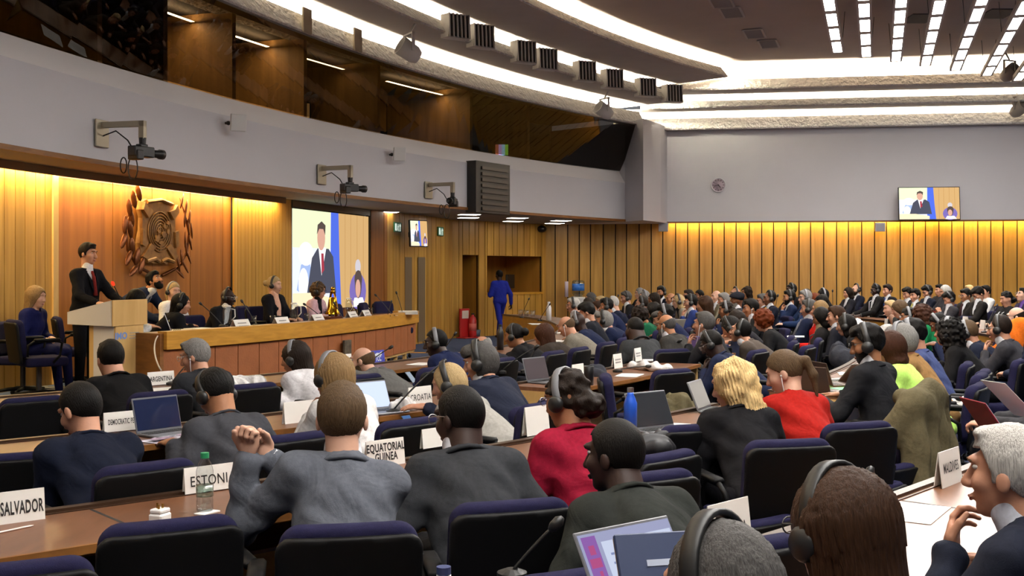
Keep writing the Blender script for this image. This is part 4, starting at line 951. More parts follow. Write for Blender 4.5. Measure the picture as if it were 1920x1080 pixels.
for a in np.linspace(0, PI, 5)[:-1]: b.tube([(cx-.3*math.cos(a), -.07, cz-.3*math.sin(a)), (cx+.3*math.cos(a), -.07, cz+.3*math.sin(a))], .006, 5)
b.build('globe_ring', car, t, True)
b = MB()
for X, Y, rx, rz_ in ((520, 640, .07, .05), (590, 590, .05, .06), (560, 690, .06, .035), (600, 500, .05, .035), (640, 560, .035, .06), (530, 560, .035, .03), (640, 460, .04, .03)):
    x, z = q(X, Y); n = 11; b.prism([(x+rx*math.cos(a)*random.uniform(.6, 1.15), z+rz_*math.sin(a)*random.uniform(.6, 1.15)) for a in np.linspace(0, 2*PI, n+1)[:-1]], -.1, -.05)
b.build('continent', car, t)
for s in (-1, 1):
    X = lambda v: 560+s*v
    for pl, y0 in (([q(X(60), 740), q(X(110), 700), q(X(200), 850), q(X(150), 880)], -.1), ([q(X(90), 330), q(X(150), 300), q(X(180), 240), q(X(200), 330), q(X(140), 420)], -.11), ([q(X(160), 560), q(X(200), 540), q(X(205), 720), q(X(170), 740)], -.1)):
        b = MB(); b.prism(pl[::s], y0, -.05); b.build('ornament', car, t)
    b = MB(); b.tube([(q(X(10), 900)[0], -.08, q(0, 900)[1]), (q(X(60), 870)[0], -.09, q(0, 870)[1]), (q(X(150), 900)[0], -.08, q(0, 900)[1])], .03, 7)
    b.build('scroll', car, t, 'auto')
b = MB(); b.tube([(q(420, 240)[0], -.07, q(0, 240)[1]), (0, -.1, q(0, 205)[1]), (q(700, 240)[0], -.07, q(0, 240)[1])], .03, 7); b.build('top_scroll', car, t, 'auto')
for s, leaves in ((-1, [(320, 150, 20), (270, 230, 15), (225, 330, 12), (180, 510, -8), (165, 680, -25), (215, 870, -30), (270, 1000, -50), (245, 440, 12), (235, 560, 10), (305, 850, -12), (350, 950, -20), (250, 740, 5)]), (1, [(800, 190, -20), (850, 260, -12), (890, 380, -8), (915, 530, 8), (900, 670, 20), (880, 840, 32), (840, 960, 42), (780, 1040, 60), (835, 400, -5), (875, 490, 6), (838, 640, 0), (793, 850, 8), (760, 930, 18), (850, 740, 10)])):
    br = MB(); pts = [q(560+s*40, 1060), q(560+s*230, 960), q(560+s*330, 780), q(560+s*350, 560), q(560+s*300, 330), q(560+s*240, 150)]; br.tube([(x, -.05, z) for x, z in pts], [.025, .022, .02, .017, .013, .008], 7)
    bo = br.build('laurel_branch', cop, t, True)
    for X, Y, ang in leaves:
        x, z = q(X, Y); lf = MB(); n = 6; vs = []
        M = Matrix.Translation((x, -.09, z)) @ Matrix.Rotation(math.radians(-ang), 4, 'Y') @ Matrix.Rotation(s*.5, 4, 'Z'); lf.ball((0, 0, 0), (.045, .018, .135), 10, 0, M); lf.build('leaf', cop, bo, True)
# ---------------------------------------------------------------- stage, dais counter, lectern
STG = .2
def arcobj(name, parts, m, parent=None):
    b = MB(); [b.arc(*p) for p in parts]; return b.build(name, m, parent)
DCX, DCY = -21.45, 21.86; DC = (DCX, DCY)              # the dais front is a flatter arc of its own
def darc(name, parts, m, parent=None):
    b = MB(); [b.arc(*p, c=DC) for p in parts]; return b.build(name, m, parent)
struct(darc('floor_stage', [(12.5, 20.3, 0, STG, -48, -4.5)], carpet)); struct(darc('trim_10', [(20.3, 20.37, 0, STG+.012, -48, -4.5), (12.5, 20.37, 0, STG+.012, -4.5, -4.3)], oakp))
DA0, DA1 = -28.2, -7.6
t = empty('dais_counter', (0, 0, STG), 0, 'long curved oak dais counter with tan leather panels', 'counter')
S_ = lambda o: (setattr(o, 'location', (0, 0, -STG)), o)[1]
S_(darc('counter_band', [(19.86, 20.0, .8, 1.0, DA0, DA1), (19.35, 20.0, .8, 1.0, DA1, DA1+.4)], wood('oak_band', 'b07c2c', 'd0983e', (3, 3, 26), .35, .2), t))
S_(darc('worktop', [(19.35, 19.92, .93, .965, DA0, DA1+.2)], desk_m, t))
S_(darc('leather_panel', [(19.84, 19.95, .34, .785, q_, min(q_+1.16, DA1+.3)) for q_ in np.arange(DA0, DA1, 1.2)], mat('tan_leather', '96582f', .55, bump=.15, bscale=40, var=.12, vscale=5), t))
S_(darc('backing', [(19.8, 19.86, .3, .95, DA0, DA1+.3)], dark, t)); S_(darc('slat_frieze', [(19.83, 19.92, .785, .8, DA0, DA1+.3)], trimw, t))
S_(darc('plinth', [(19.86, 19.92, STG, .32, q_, q_+.1) for q_ in np.arange(DA0, DA1, 1.6)]+[(19.8, 19.93, .3, .34, DA0, DA1+.3)], oakl, t))
b = MB(); b.arc(19.35, 19.95, STG, .98, DA0-.15, DA0, c=DC); S_(b.build('end_panel', trimw, t))
b = MB(); b.rbox(-.11, .11, -.02, .02, 0, .36, .008); o = b.build('stone_tablet', mat('marbled_stone', '4a4234', .6, var=.7, vscale=16))
k_ = (651-960)/F; best = min((abs((DCX+20.02*math.cos(math.radians(q_)))/(DCY+20.02*math.sin(math.radians(q_)))-k_), q_) for q_ in np.arange(-28, -7, .02))[1]
o.location = (DCX+20.02*math.cos(math.radians(best)), DCY+20.02*math.sin(math.radians(best)), .34); o.rotation_euler.z = math.radians(best)+PI/2; tag(o, 'mottled grey stone tablet standing against the dais leather front', 'tablet')
nL = np.array((.949, -.315)); K = np.array((-4.35, 12.18))
t = empty('lectern', (*K, STG), math.atan2(.949, .315), 'white and pale oak lectern with blue lettering on the stage', 'lectern')
zb, zf, zr = 1.07-STG, 1.354-STG, 1.22-STG; w_, dp = .6, .59
side = [(0, zb), (dp, zb+.015), (dp, zr), (0, zf)]
wh = mat('lectern_white', 'cfcac4', .5)
for x0, x1 in ((0, .025), (w_-.025, w_)): b = MB(); b.add([(x0, y_, z_) for y_, z_ in side]+[(x1, y_, z_) for y_, z_ in side], [(0,1,2,3), (7,6,5,4), (0,4,5,1), (1,5,6,2), (2,6,7,3), (3,7,4,0)]); b.build('side_panel', wh, t)
b = MB(); b.box(.0, w_, -.012, .012, zb, zf); b.build('front_panel', oakl, t)
b = MB(); b.add([(.02, .0, zf-.03), (w_-.02, .0, zf-.03), (w_-.02, dp, zr-.05), (.02, dp, zr-.05), (.02, .0, zb), (w_-.02, .0, zb), (w_-.02, dp, zb+.015), (.02, dp, zb+.015)], [(0,1,2,3), (7,6,5,4), (2,3,7,6), (0,4,5,1)]); b.build('reading_top', wh, t)
b = MB(); b.box(.07, .09, .02, .3, 0, zb); b.box(.515, .535, .02, .3, 0, zb); b.build('column_side', wh, t)
b = MB(); b.box(.06, .545, .0, .02, 0, zb); b.box(.075, .53, .3, .36, 0, zb); b.build('column', oakl, t)
text('IMO', .1, t, mat('blue_print', '6f8fcb', .5), (.15, -.003, .755), name='logo', bold=.004, sx=1.1)
b = MB(); [b.box(.3, .46-.03*(i == 1), -.004, -.001, .78-.03*i, .788-.03*i) for i in range(3)]; b.build('small_print', mat('grey_print', '9a9a98', .6), t)
def mic(x, y, z, tip, label, r=.006, red=False, group='gooseneck microphones'):
    tip = np.array(tip)-np.array((x, y, z)); t = empty('microphone', (x, y, z), 0, label, 'microphone', group)
    b = MB(); b.lathe([(.0, 0), (.045, 0), (.045, .02), (.02, .03), (0, .03)], 14); b.build('foot', BLACKP, t)
    b = MB(); m1 = tip*.45+V3(0, 0, .1*np.linalg.norm(tip)); pts = [(1-s)**2*V3(0,0,.02)+2*s*(1-s)*m1+s*s*tip for s in np.linspace(0, 1, 10)]; b.tube(pts, r, 6); b.build('gooseneck', BLACKP, t, True)
    b = MB(); dd = unit(tip-pts[-3]); b.tube([tip-dd*.01, tip+dd*.005, tip+dd*.03, tip+dd*.045], [.008, .016, .017, .007], 10); b.build('capsule', BLACKP if not red else emit('red_led', 'ff2010', 3), t, True); return t
def micpx(b_, tp, z, label, dd=0., d=None, **k):
    x, y = at(b_[0], b_[1], z) if d is None else atd(b_[0], b_[1], d)[:2]
    return mic(x, y, z, atd(tp[0], tp[1], y+dd), label, **k)
# ---------------------------------------------------------------- desks
ROWS = {3: 15.3, 2: 17.55, 1: 19.5, 0: 21.6, 4: 23.9}
DESKS = []
def desk(row, a0, a1, label):
    DESKS.append((row, a0, a1))
    r = ROWS[row]; m = (a0+a1)/2; x, y = polar(r+.3, m); t = empty('desk', (x, y, 0), 0, label, 'desk', None)
    def part(name, arcs, mt): b = MB(); [b.arc(*q) for q in arcs]; o = b.build(name, mt, t); o.location = (-x, -y, 0); return o
    part('worktop', [(r, r+.6, .715, .745, a0, a1)], desk_m); part('edge_strip', [(r+.6, r+.615, .715, .745, a0, a1)], trimw)
    part('rim', [(r-.015, r+.03, .745, .758, a0, a1), (r+.05, r+.056, .745, .75, a0, a1)], mat('rim_dark', '3c2a1d', .35, .2))
    part('front_panel', [(r+.0, r+.03, .06, .715, a0, a1)], oakp); part('shelf', [(r+.05, r+.4, .55, .565, a0, a1)], desk_m)
    part('joint', [(r+.06, r+.6, .7452, .7456, a, a+.012*20/r*3) for a in np.arange(a0+4, a1-1, 4.6)], dark)
    k = 57.3/r
    for q in (a0, a1-.03*k): part('end_panel', [(r, r+.58, .0, .715, q, q+.03*k)], oakl)
    return t
desk(3, -56, -2.5, 'front curved desk nearest the dais holding the ARGENTINA sign'); desk(3, .5, 20.9, 'front curved desk ending beside the walking man in blue')
desk(2, -60, -37, 'second curved desk holding the CROATIA sign'); desk(2, -34.6, -25.6, 'second-row desk block with the CUBA sign and white bag'); desk(2, -21, 17, 'second-row desk block far behind the bald man in spectacles')
desk(1, -62, -35.4, 'nearest long curved desk holding the bottle and ESTONIA sign'); desk(1, -32.4, -13, 'third-row desk block with green papers, starting at a pale end panel'); desk(1, -10, 22, 'third-row far desk block with a clear bottle and name cards')
desk(0, -60, -38, 'curved desk at lower right holding the MALDIVES sign'); desk(0, -9, 24, 'fourth-row far desk block in front of the back benches')
desk(4, 3, 24, 'last far desk block before the oak wall, with name cards')
# ---------------------------------------------------------------- chairs
def panel_mesh(name, cx, cz, hx, hz, yc, hy, r, e, bend, lean, h=.011):
    f = Field(np.arange(-.34, .341, h), np.arange(-.52, .45, h), np.arange(cz-hz-.06, cz+hz+.07, h))
    def fn(X, Y, Z):
        y = Y-yc-bend*X*X+lean*(Z-.5); qx = np.abs(X-cx)-hx+r; qz = np.abs(Z-cz)-hz+r
        d2 = np.sqrt(np.maximum(qx, 0)**2+np.maximum(qz, 0)**2)+np.minimum(np.maximum(qx, qz), 0)-r
        a = d2+e; bq = np.abs(y)-hy+e; return np.sqrt(np.maximum(a, 0)**2+np.maximum(bq, 0)**2)+np.minimum(np.maximum(a, bq), 0)-e
    f.F = fn(f.xs[:, None, None], f.ys[None, :, None], f.zs[None, None, :]).astype(np.float32); return f.mesh(name)
NAVY = mat('navy_fabric', '1a1933', .9, bump=.2, bscale=350, var=.15, vscale=90, spec=.1); SHELL = mat('black_shell', '0a0a0b', .55, spec=.15)
CM = {'backrest': panel_mesh('backrest', 0, .68, .215, .2, -.225, .045, .07, .035, .35, .14), 'back_shell': panel_mesh('back_shell', 0, .635, .225, .215, -.27, .018, .05, .012, .35, .14),
      'seat': panel_mesh('seat', 0, .0, .24, .235, .0, .05, .06, .035, 0, 0)}
CM['seat'].transform(Matrix.Translation((0, .03, .435)) @ Matrix.Rotation(PI/2, 4, 'X')); CM['backrest'].materials[0] = NAVY; CM['seat'].materials[0] = NAVY; CM['back_shell'].materials[0] = SHELL
for s, nm in ((-1, 'armL'), (1, 'armR')):
    b = MB(); b.tube([(s*.26, -.2, .5), (s*.285, -.2, .62), (s*.29, -.14, .655), (s*.29, .12, .655), (s*.29, .16, .63), (s*.28, .14, .5), (s*.25, .08, .43)], .014, 8); b.rbox(s*.29-.03, s*.29+.03, -.14, .14, .655, .685, .01); CM[nm] = b.mesh('armrest', SHELL, True)
b = MB(); b.lathe([(.03, .09), (.03, .4), (.09, .4), (.09, .385), (0, .385)][:4], 14); CM['ped'] = b.mesh('pedestal', mat('grey_column', '3a3a3c', .35, .6))
b = MB()
for i in range(5):
    a = i*2*PI/5+.3; b.tube([(0, 0, .1), (.16*math.cos(a), .16*math.sin(a), .095), (.3*math.cos(a), .3*math.sin(a), .075)], [.03, .024, .016], 6); b.ball((.3*math.cos(a), .3*math.sin(a), .032), .032, 8)
CM['base'] = b.mesh('star_base', SHELL, True)
def chair(x, y, z, rz, label, dz=0., group='navy conference chairs', low=1., recl=0.):
    t = empty('conference_chair', (x, y, z), rz, label, 'chair', group); t.scale = (1, 1, low)
    for nm, k in (('seat', 'seat'), ('backrest', 'backrest'), ('back_shell', 'back_shell'), ('armrest', 'armL'), ('armrest', 'armR')):
        o = inst(CM[k], nm, t); o.location.z = dz
    inst(CM['ped'], 'pedestal', t).scale.z = 1; inst(CM['base'], 'star_base', t); return t
def chair_px(px, py, label, ztop=.875, row=None, turn=0., low=1., d=None, base=0., face=None):
    """chair whose back's top centre shows at this pixel"""
    zt = base+ztop*low; 
    if d is None: x, y = at(px, py, zt)
    else: x, y, zz = atd(px, py, d); 
    rz = (face_to(x, y) if face is None else math.radians(face))+math.radians(turn); fx, fy = -math.sin(rz), math.cos(rz)
    return chair(x+fx*.29, y+fy*.29, base, rz, label, low=low)
# ---------------------------------------------------------------- small things
PAPER = mat('paper', 'e4e1da', .7); CARD = mat('sign_card', 'dedad2', .6); INK = mat('sign_ink', '23211f', .6)
def along(x, y): return face_to(x, y)                   # heading of someone seated there, facing the dais
def sign(px, py, txt, w, h, label, size=None, z=.745, m=None, ink=None, turn=0., d=None, align='CENTER', tx=0., bold=.0012, sx=.8, lean=.12, tz=None, group=None, blur=False, lsp=.85):
    x, y = at(px, py, z) if d is None else atd(px, py, d)[:2]
    t = empty('name_sign', (x, y, z), along(x, y)+math.radians(turn), label, 'sign', group)
    b = MB(); M = Matrix.Rotation(-lean, 4, 'X'); b.box(-w/2, w/2, -.0015, .0015, 0, h, 0, M); M2 = Matrix.Translation((0, 2*math.sin(lean)*h, 0)) @ Matrix.Rotation(lean, 4, 'X'); b.box(-w/2, w/2, -.0015, .0015, 0, h, 0, M2); b.build('card', m or CARD, t)
    if txt: text(txt, size or h*.42, t, ink or INK, (tx, -.003+math.sin(lean)*h*(tz or .45), h*(tz or .45)), (PI/2-lean, 0, 0), align=align, sx=sx, bold=bold, lsp=lsp)
    if blur:
        bb = MB(); [bb.box(-w*.33, w*.33*(.9 if i else 1), -.004, -.002, h*(.55-.2*i), h*(.65-.2*i), 0, M) for i in range(2)]; bb.build('print', mat('faint_print', '8d8a86', .7), t)
    return t
def sheet(px, py, w, h, rz, label, z=.746, m=None, n=1, cat='paper', name='paper_sheet', d=None, thick=.002):
    x, y = at(px, py, z) if d is None else atd(px, py, d)[:2]; b = MB()
    for i in range(n): b.box(-w/2, w/2, -h/2, h/2, i*(thick+.0004), i*(thick+.0004)+thick, 0, Matrix.Rotation(.06*math.sin(i*2.3), 4, 'Z'))
    o = b.build(name, m or PAPER); o.location = (x, y, z); o.rotation_euler.z = along(x, y)+math.radians(rz); return tag(o, label, cat)
def laptop(px, py, label, z=.746, turn=0., opening=108, body=None, screen=None, w=.32, d=None, kb=True):
    x, y = at(px, py, z) if d is None else atd(px, py, d)[:2]; body = body or mat('laptop_grey', '6d6e72', .4, .4)
    t = empty('laptop', (x, y, z), along(x, y)+math.radians(turn), label, 'laptop'); h = w*.66
    b = MB(); b.rbox(-w/2, w/2, -h, 0, 0, .014, .004); b.build('base', body, t)
    b = MB(); [b.box(-w*.44+i*w*.0885, -w*.44+i*w*.0885+w*.075, -h*.16-j*h*.1, -h*.085-j*h*.1, .014, .0165) for i in range(10) for j in range(4)]; b.build('keyboard', BLACKP, t)
    M = Matrix.Translation((0, 0, .012)) @ Matrix.Rotation(math.radians(90-opening), 4, 'X')
    b = MB(); b.rbox(-w/2, w/2, -.0, .008, 0, h, .003, 0, M); b.build('lid', body, t)
    b = MB(); b.box(-w/2+.008, w/2-.008, -.003, -.0005, .015, h-.01, 0, M); b.build('screen', screen or mat('screen_off', '16171a', .12), t); return t
def bottle(x, y, z, label, h=.22, r=.031, m=None, cap='2a8a5a', liquid=None, labelc=None, name='bottle', steel=False):
    t = empty(name, (x, y, z), 0, label, 'bottle'); b = MB()
    if steel: prof = [(0, 0), (r, 0), (r, h*.68), (r*.75, h*.78), (r*.5, h*.86), (r*.5, h*.9), (0, h*.9)]
    else: prof = [(0, .004), (r*.8, 0), (r, .012), (r, h*.2), (r*.93, h*.24), (r, h*.28), (r, h*.48), (r*.9, h*.55), (r, h*.62), (r, h*.7), (r*.75, h*.82), (r*.42, h*.9), (r*.42, h*.94), (0, h*.94)]
    b.lathe(prof, 20); b.build('body', m, t, True)
    b = MB(); b.lathe([(r*.5, h*.91), (r*.5, h), (0, h)], 14); b.build('cap', cap if not isinstance(cap, str) else mat('cap_'+cap, cap, .4), t)
    if labelc: b = MB(); b.lathe([(r*1.01, h*.27), (r*1.01, h*.46)], 20); b.build('label', labelc, t, True)
    if liquid: b = MB(); b.lathe([(0, .006), (r*.93, .01), (r*.93, liquid), (0, liquid)], 16); b.build('water', glass('water', (.93, .96, .97), 0., gl=.02), t, True)
    return t
CLEAR = glass('clear_plastic', (.93, .95, .95), .02, gl=.06)
def tumbler(px, py, z, label, group='drinking glasses', d=None, h=.1, r=.035):
    x, y = at(px, py, z) if d is None else atd(px, py, d)[:2]; b = MB(); b.lathe([(0, .006), (r*.85, 0), (r, h), (r*.94, h), (r*.8, .01), (0, .01)], 16); o = b.build('drinking_glass', CLEAR, None, True); o.location = (x, y, z); return tag(o, label, 'glass', group)
def pitcher(px, py, z, label, d=None):
    x, y = at(px, py, z) if d is None else atd(px, py, d)[:2]; t = empty('water_pitcher', (x, y, z), random.uniform(-1, 1), label, 'pitcher', 'water pitchers on the dais')
    b = MB(); b.lathe([(0, .008), (.055, 0), (.058, .05), (.056, .2), (.045, .23), (.05, .25), (.046, .25), (.04, .23), (.05, .2), (.052, .05), (0, .012)], 18); b.build('jug', glass('jug_glass', (.93, .95, .95), .02, gl=.02), t, True)
    b = MB(); b.lathe([(0, .26), (.04, .265), (.05, .25), (.05, .245)], 16); b.build('lid', WHITEP, t, True)
    b = MB(); b.tube([(.05, 0, .22), (.095, 0, .21), (.1, 0, .12), (.057, 0, .07)], .008, 6); b.build('handle', WHITEP, t, True); return t
def crumple(px, py, w, d_, h, label, cat, m, name, z=.746, seed=1, turn=0., dd=None):
    """soft folded heap: cloth, bag or crumpled paper"""
    x, y = at(px, py, z) if dd is None else atd(px, py, dd)[:2]; r = random.Random(seed); f = Field(np.arange(-w*.62, w*.62, w/44), np.arange(-d_*.65, d_*.65, w/44), np.arange(-.01, h*1.25, w/50))
    for i in range(7): f.ell((r.uniform(-.32, .32)*w, r.uniform(-.28, .28)*d_, r.uniform(.15, .45)*h), (r.uniform(.16, .3)*w, r.uniform(.16, .3)*d_, r.uniform(.3, .55)*h), None, .03)
    a, c = r.uniform(20, 30)/w*.3, r.uniform(20, 30)/w*.3
    f.warp(lambda X, Y, Z: w*.014*(np.sin(a*3*X+2*np.sin(c*2*Y)+5*Z/w)+np.sin(c*3*Y+a*2*X*1.3+7*Z/w))); f.cut(lambda X, Y, Z: .0-Z+0*X+0*Y)
    me = f.mesh(name); me.materials[0] = m; o = inst(me, name); o.location = (x, y, z); o.rotation_euler.z = along(x, y)+math.radians(turn); return tag(o, label, cat)
# ---------------------------------------------------------------- delegates (pixel of the head top, row or distance)
G = 'delegates seated at the curved desks'
NV, BK, CH, GY = '1b2136', '131316', '2b2c30', '4b4c50'
HEADS = []; PEOPLE = {}
def fits(px, py, d):
    x, y = (px-960)/F*d, d; r = math.hypot(x-CX, y-CY); a = math.degrees(math.atan2(y-CY, x-CX))
    for k, a0, a1 in DESKS:
        if a0-1 < a < a1+1 and ROWS[k]-.62 < r < ROWS[k]+.72: return False
    return all(math.hypot(x-hx, y-hy) > .5 for hx, hy in HEADS)
def P(px, py, loc, *a, **k):
    k.setdefault('group', G)
    if isinstance(loc, tuple): k.setdefault('turn', -24 if loc[1] > 20 else -16); d = row_d(px, loc[1])
    else:
        d = loc
        if py < 600:
            for dd in sorted(np.arange(-1.6, 1.61, .1), key=abs):
                if fits(px, py, loc+dd): d = loc+dd; break
    HEADS.append(((px-960)/F*d, d)); r = person(px, py, d, *a, row_=loc, **k); PEOPLE[a[-1]] = r; return r
R0, R1, R2, R3 = ('r', 22.5), ('r', 20.45), ('r', 18.45), ('r', 16.2)
# nearest rows
P(1572, 893, R0, 1, 'pale', 'straight', 'brown', 'blouse', '26262b', 'woman with long brown hair, black headband headphones and glasses, lower right', phones=1, glasses=1, yaw=14, arms='desk', chair=True)
P(1350, 990, 2.0, 1, 'fair', 'bob', 'dgrey', 'blouse', '1f1f22', 'grey-brown head with black headband at the bottom edge beside the blue booklet', phones=1, yaw=5, arms='desk')
P(1893, 808, 3.05, 0, 'fair', 'short', 'white', 'jacket', '1c2130', 'white-haired man in navy jacket and steel watch resting chin on hand', yaw=8, pitch=2, arms='chinL', turn=-4, shirt='c8cbd6')
P(642, 724, 4.0, 0, 'pale', 'short', 'light', 'jacket', '6a6e78', 'light-brown-haired man in light grey-blue suit with hands clasped before him', yaw=-10, pitch=4, arms='clasp', turn=-32, fat=.004, tilt=.025, wide=.95, hands=((-.33, .28, 1.01), (-.26, .31, 1.0)))
P(862, 729, 4.42, 0, 'deep', 'crop', 'black', 'jacket', '37393d', 'man in charcoal suit and spectacles leaning on the desk beside the GUINEA sign', yaw=30, pitch=12, arms='wide', glasses=2, fat=.012, turn=-26)
P(1064, 698, 4.9, 1, 'tan', 'updo', 'dark', 'coat', 'a81c38', 'woman in crimson tweed jacket with pinned dark hair and headphones', yaw=26, pitch=16, phones=2, glasses=2, arms='near', fat=.012, turn=-18)
P(1152, 793, 3.9, 0, 'deep', 'crop', 'black', 'coat', '2a2d2a', 'man in dark green jacket with cropped black hair, seated sideways in front', yaw=28, pitch=6, arms='lap', turn=-18, fat=.008)
P(1372, 680, 5.85, 1, 'pale', 'longwave', 'blond', 'coat', '141418', 'woman with wavy platinum blonde hair in black jacket typing at silver laptop', turn=-38, yaw=44, pitch=16, arms='near')
P(1470, 661, 6.4, 1, 'pale', 'pony', 'light', 'blouse', 'b8221a', 'woman with light-brown ponytail and white earphone in bright red blouse', turn=-30, yaw=42, pitch=22, wire=-1, arms='near', lanyard='1c2030')
P(1626, 612, 7.6, 0, 'olive', 'thick', 'black', 'jacket', '212226', 'bearded dark-haired man with headphones and glasses typing in dark suit', turn=-10, yaw=26, pitch=16, phones=1, glasses=1, beard=('stubble', 'black'), arms='desk')
P(1667, 622, 8.15, 1, 'fair', 'bob', 'auburn', 'blouse', 'b5e06a', 'woman with straight auburn hair in lime green blouse', yaw=10, pitch=12)
P(1690, 610, 8.9, 0, 'fair', 'shaggy', 'grey', 'coat', 'a47c4c', 'grey-haired man in camel brown jacket behind the lime green blouse', yaw=-20, pitch=14, phones=2)
P(1662, 611, 10., 1, 'pale', 'bob', 'white', 'blouse', '8e8a94', 'white-haired head partly hidden between the typing man and camel jacket', pitch=10)
P(1711, 602, 9.2, 0, 'fair', 'thick', 'black', 'coat', '4a5684', 'dark-haired man in slate blue jacket with big black headphones', pitch=22, phones=2, arms='near')
P(1777, 600, 10.4, 1, 'fair', 'longcurl', 'black', 'coat', '131315', 'woman in profile with long curly black hair in black jacket', phones=2, turn=-8, pitch=2)
P(1813, 604, 11.8, 0, 'fair', 'short', 'light', 'jacket', '1a2033', 'brown-haired man with headphones behind the curly-haired woman', phones=2, pitch=20, turn=-6)
P(1874, 594, 11., 0, 'fair', 'recede', 'dark', 'jacket', '3a3a40', 'balding man in grey suit with headphones holding his chin, right side', phones=1, glasses=2, arms='chinL', turn=-14)
P(1906, 575, 12.8, 0, 'pale', 'rim', 'dark', 'jacket', '20222c', 'bald bearded man in spectacles with orange scarf at right edge', beard=('beard', 'dark'), glasses=1, turn=-14, arms='lap')
P(1948, 577, 10.2, 0, 'fair', 'short', 'dark', 'jacket', '1b2238', 'person in navy suit cut off by the right picture edge', arms='lap', turn=-20, legs='1b2238', shoes=True)
P(1990, 615, 6.7, 0, 'fair', 'short', 'brown', 'jacket', '3a3a3e', 'person at right edge whose hand holds a red laptop on the lap', arms='lap', turn=0, yaw=0, hands=((-.2, .4, .74), (.1, .4, .74)))
# second row
P(150, 722, 5.1, 0, 'fair', 'crop', 'black', 'coat', '12182a', 'black-haired man in dark navy jacket bending over the left desk', pitch=28, yaw=20, arms='near')
P(403, 698, 5.9, 0, 'tan', 'short', 'black', 'coat', '45464c', 'man in grey suit bowing low over an open magazine with headset', pitch=42, yaw=12, phones=1, arms='wide', fat=.008)
P(622, 668, 6.4, 1, 'fair', 'long', 'dirty', 'blouse', 'd6d2cf', 'woman with dark blonde hair in white blouse before the clasped-hands man', yaw=12, pitch=8, phones=2, arms='chinL')
P(840, 686, 7.2, 1, 'fair', 'bob', 'sand', 'blouse', 'b9b4ac', 'woman with streaked blonde hair in pale tweed top holding a phone', yaw=36, pitch=20, phones=1, arms='phone', hands=((-.42, .36, .66), (-.33, .38, .68)))
P(899, 646, 7.5, 0, 'fair', 'shaggy', 'dgrey', 'jacket', '23283a', 'grey-haired man with headphones in navy suit behind the CROATIA sign', yaw=30, pitch=16, phones=1, arms='wide', hands=((-.5, .4, .8), (.2, .36, .79)))
P(1333, 622, 10.6, 0, 'deep', 'crop', 'black', 'coat', '1c2440', 'dark-skinned man bowing with hand on face in navy coat', pitch=34, yaw=10, phones=1, glasses=2, arms='chinL', fat=.008)
P(1320, 587, 11.6, 0, 'fair', 'short', 'dgrey', 'jacket', '202126', 'grey-haired man with white earphone resting chin on clasped hands', wire=-1, arms='chinL', pitch=0, turn=-8)
P(1389, 602, 12.3, 0, 'fair', 'recede', 'black', 'jacket', '5a5048', 'balding man in brown jacket with headphones looking up', phones=1, pitch=-8, turn=-6, tie='5a2030', arms='near')
P(1249, 589, 13.2, 0, 'tan', 'rim', 'dgrey', 'jacket', '3d3b38', 'bald man in spectacles with grey goatee and turquoise lanyard', glasses=1, wire=-1, beard=('stubble', 'grey'), lanyard='2f8aa0', turn=-14, arms='lap')
P(1190, 597, 12., 0, 'deep', 'crop', 'black', 'coat', '3b3d3f', 'broad-backed man in dark grey suit seen from behind at the CUBA row', turn=-38, yaw=10, fat=.035, pitch=6)
# front row
P(207, 642, 7.8, 0, 'fair', 'short', 'black', 'coat', '111113', 'black-haired man in black suit seen from behind before the lectern', yaw=-6, pitch=8, fat=.012)
P(366, 640, 8.3, 0, 'fair', 'short', 'grey', 'coat', '2c2e33', 'silver-haired man in dark grey suit and glasses beside the ARGENTINA sign', yaw=34, pitch=14, glasses=2, wire=-1)
P(552, 645, 9., 1, 'fair', 'straight', 'dark', 'blouse', 'd9d5d6', 'woman with very long dark brown hair in white top at front row', yaw=30, pitch=14, phones=2, arms='phone', hands=((-.32, .34, .68), (-.26, .36, .69)))
P(680, 652, 9.7, 0, 'pale', 'rim', 'light', 'coat', '6b6a68', 'bald man in light grey suit seen from behind near the blue sign', yaw=20, pitch=10, beard=('stubble', 'light'))
P(817, 620, 10.6, 0, 'deep', 'crop', 'black', 'coat', '1a2347', 'man with black spectacles and headphones in navy blue suit, front row', yaw=36, pitch=10, phones=2, glasses=1, arms='phone', hands=((-.5, .34, .62), (-.45, .36, .63)))
P(904, 631, 11.5, 0, 'fair', 'rim', 'grey', 'coat', '22252f', 'balding head just showing behind the grey-haired headphone man', pitch=26, phones=0)
P(964, 610, 12., 1, 'olive', 'bun', 'black', 'coat', '151518', 'woman with black hair bun and headphones in black jacket', phones=1, pitch=14, yaw=4)
P(1018, 610, 12.9, 1, 'fair', 'long', 'auburn', 'blouse', '3c352f', 'woman with long auburn hair beside the beige-jacket man', pitch=12, turn=-4)
P(1061, 593, 13.7, 0, 'fair', 'rim', 'light', 'coat', '8d8577', 'bald man with white earphone in beige jacket bending forward', wire=-1, pitch=22, fat=.008)
P(1083, 586, 15., 0, 'deep', 'bald', 'black', 'coat', '1b2340', 'bald dark-skinned man with thin headphones in navy suit', phones=2, pitch=18)
P(1100, 569, 16., 0, 'fair', 'thick', 'black', 'jacket', '1b1d26', 'black-haired man looking down with flushed face in dark suit', pitch=26)
P(1132, 585, 15.3, 0, 'fair', 'shaggy', 'grey', 'jacket', '1d2542', 'grey-haired man with black headphones in navy suit facing left', phones=1, pitch=12)
P(1114, 585, 16.6, 0, 'fair', 'short', 'grey', 'jacket', '2a2a30', 'grey head half hidden behind the navy headphone man', pitch=14)
P(1075, 559, 18., 0, 'fair', 'short', 'white', 'jacket', '1a1d2b', 'white-haired man with headphones at the far end of the front desk', phones=1, glasses=2)
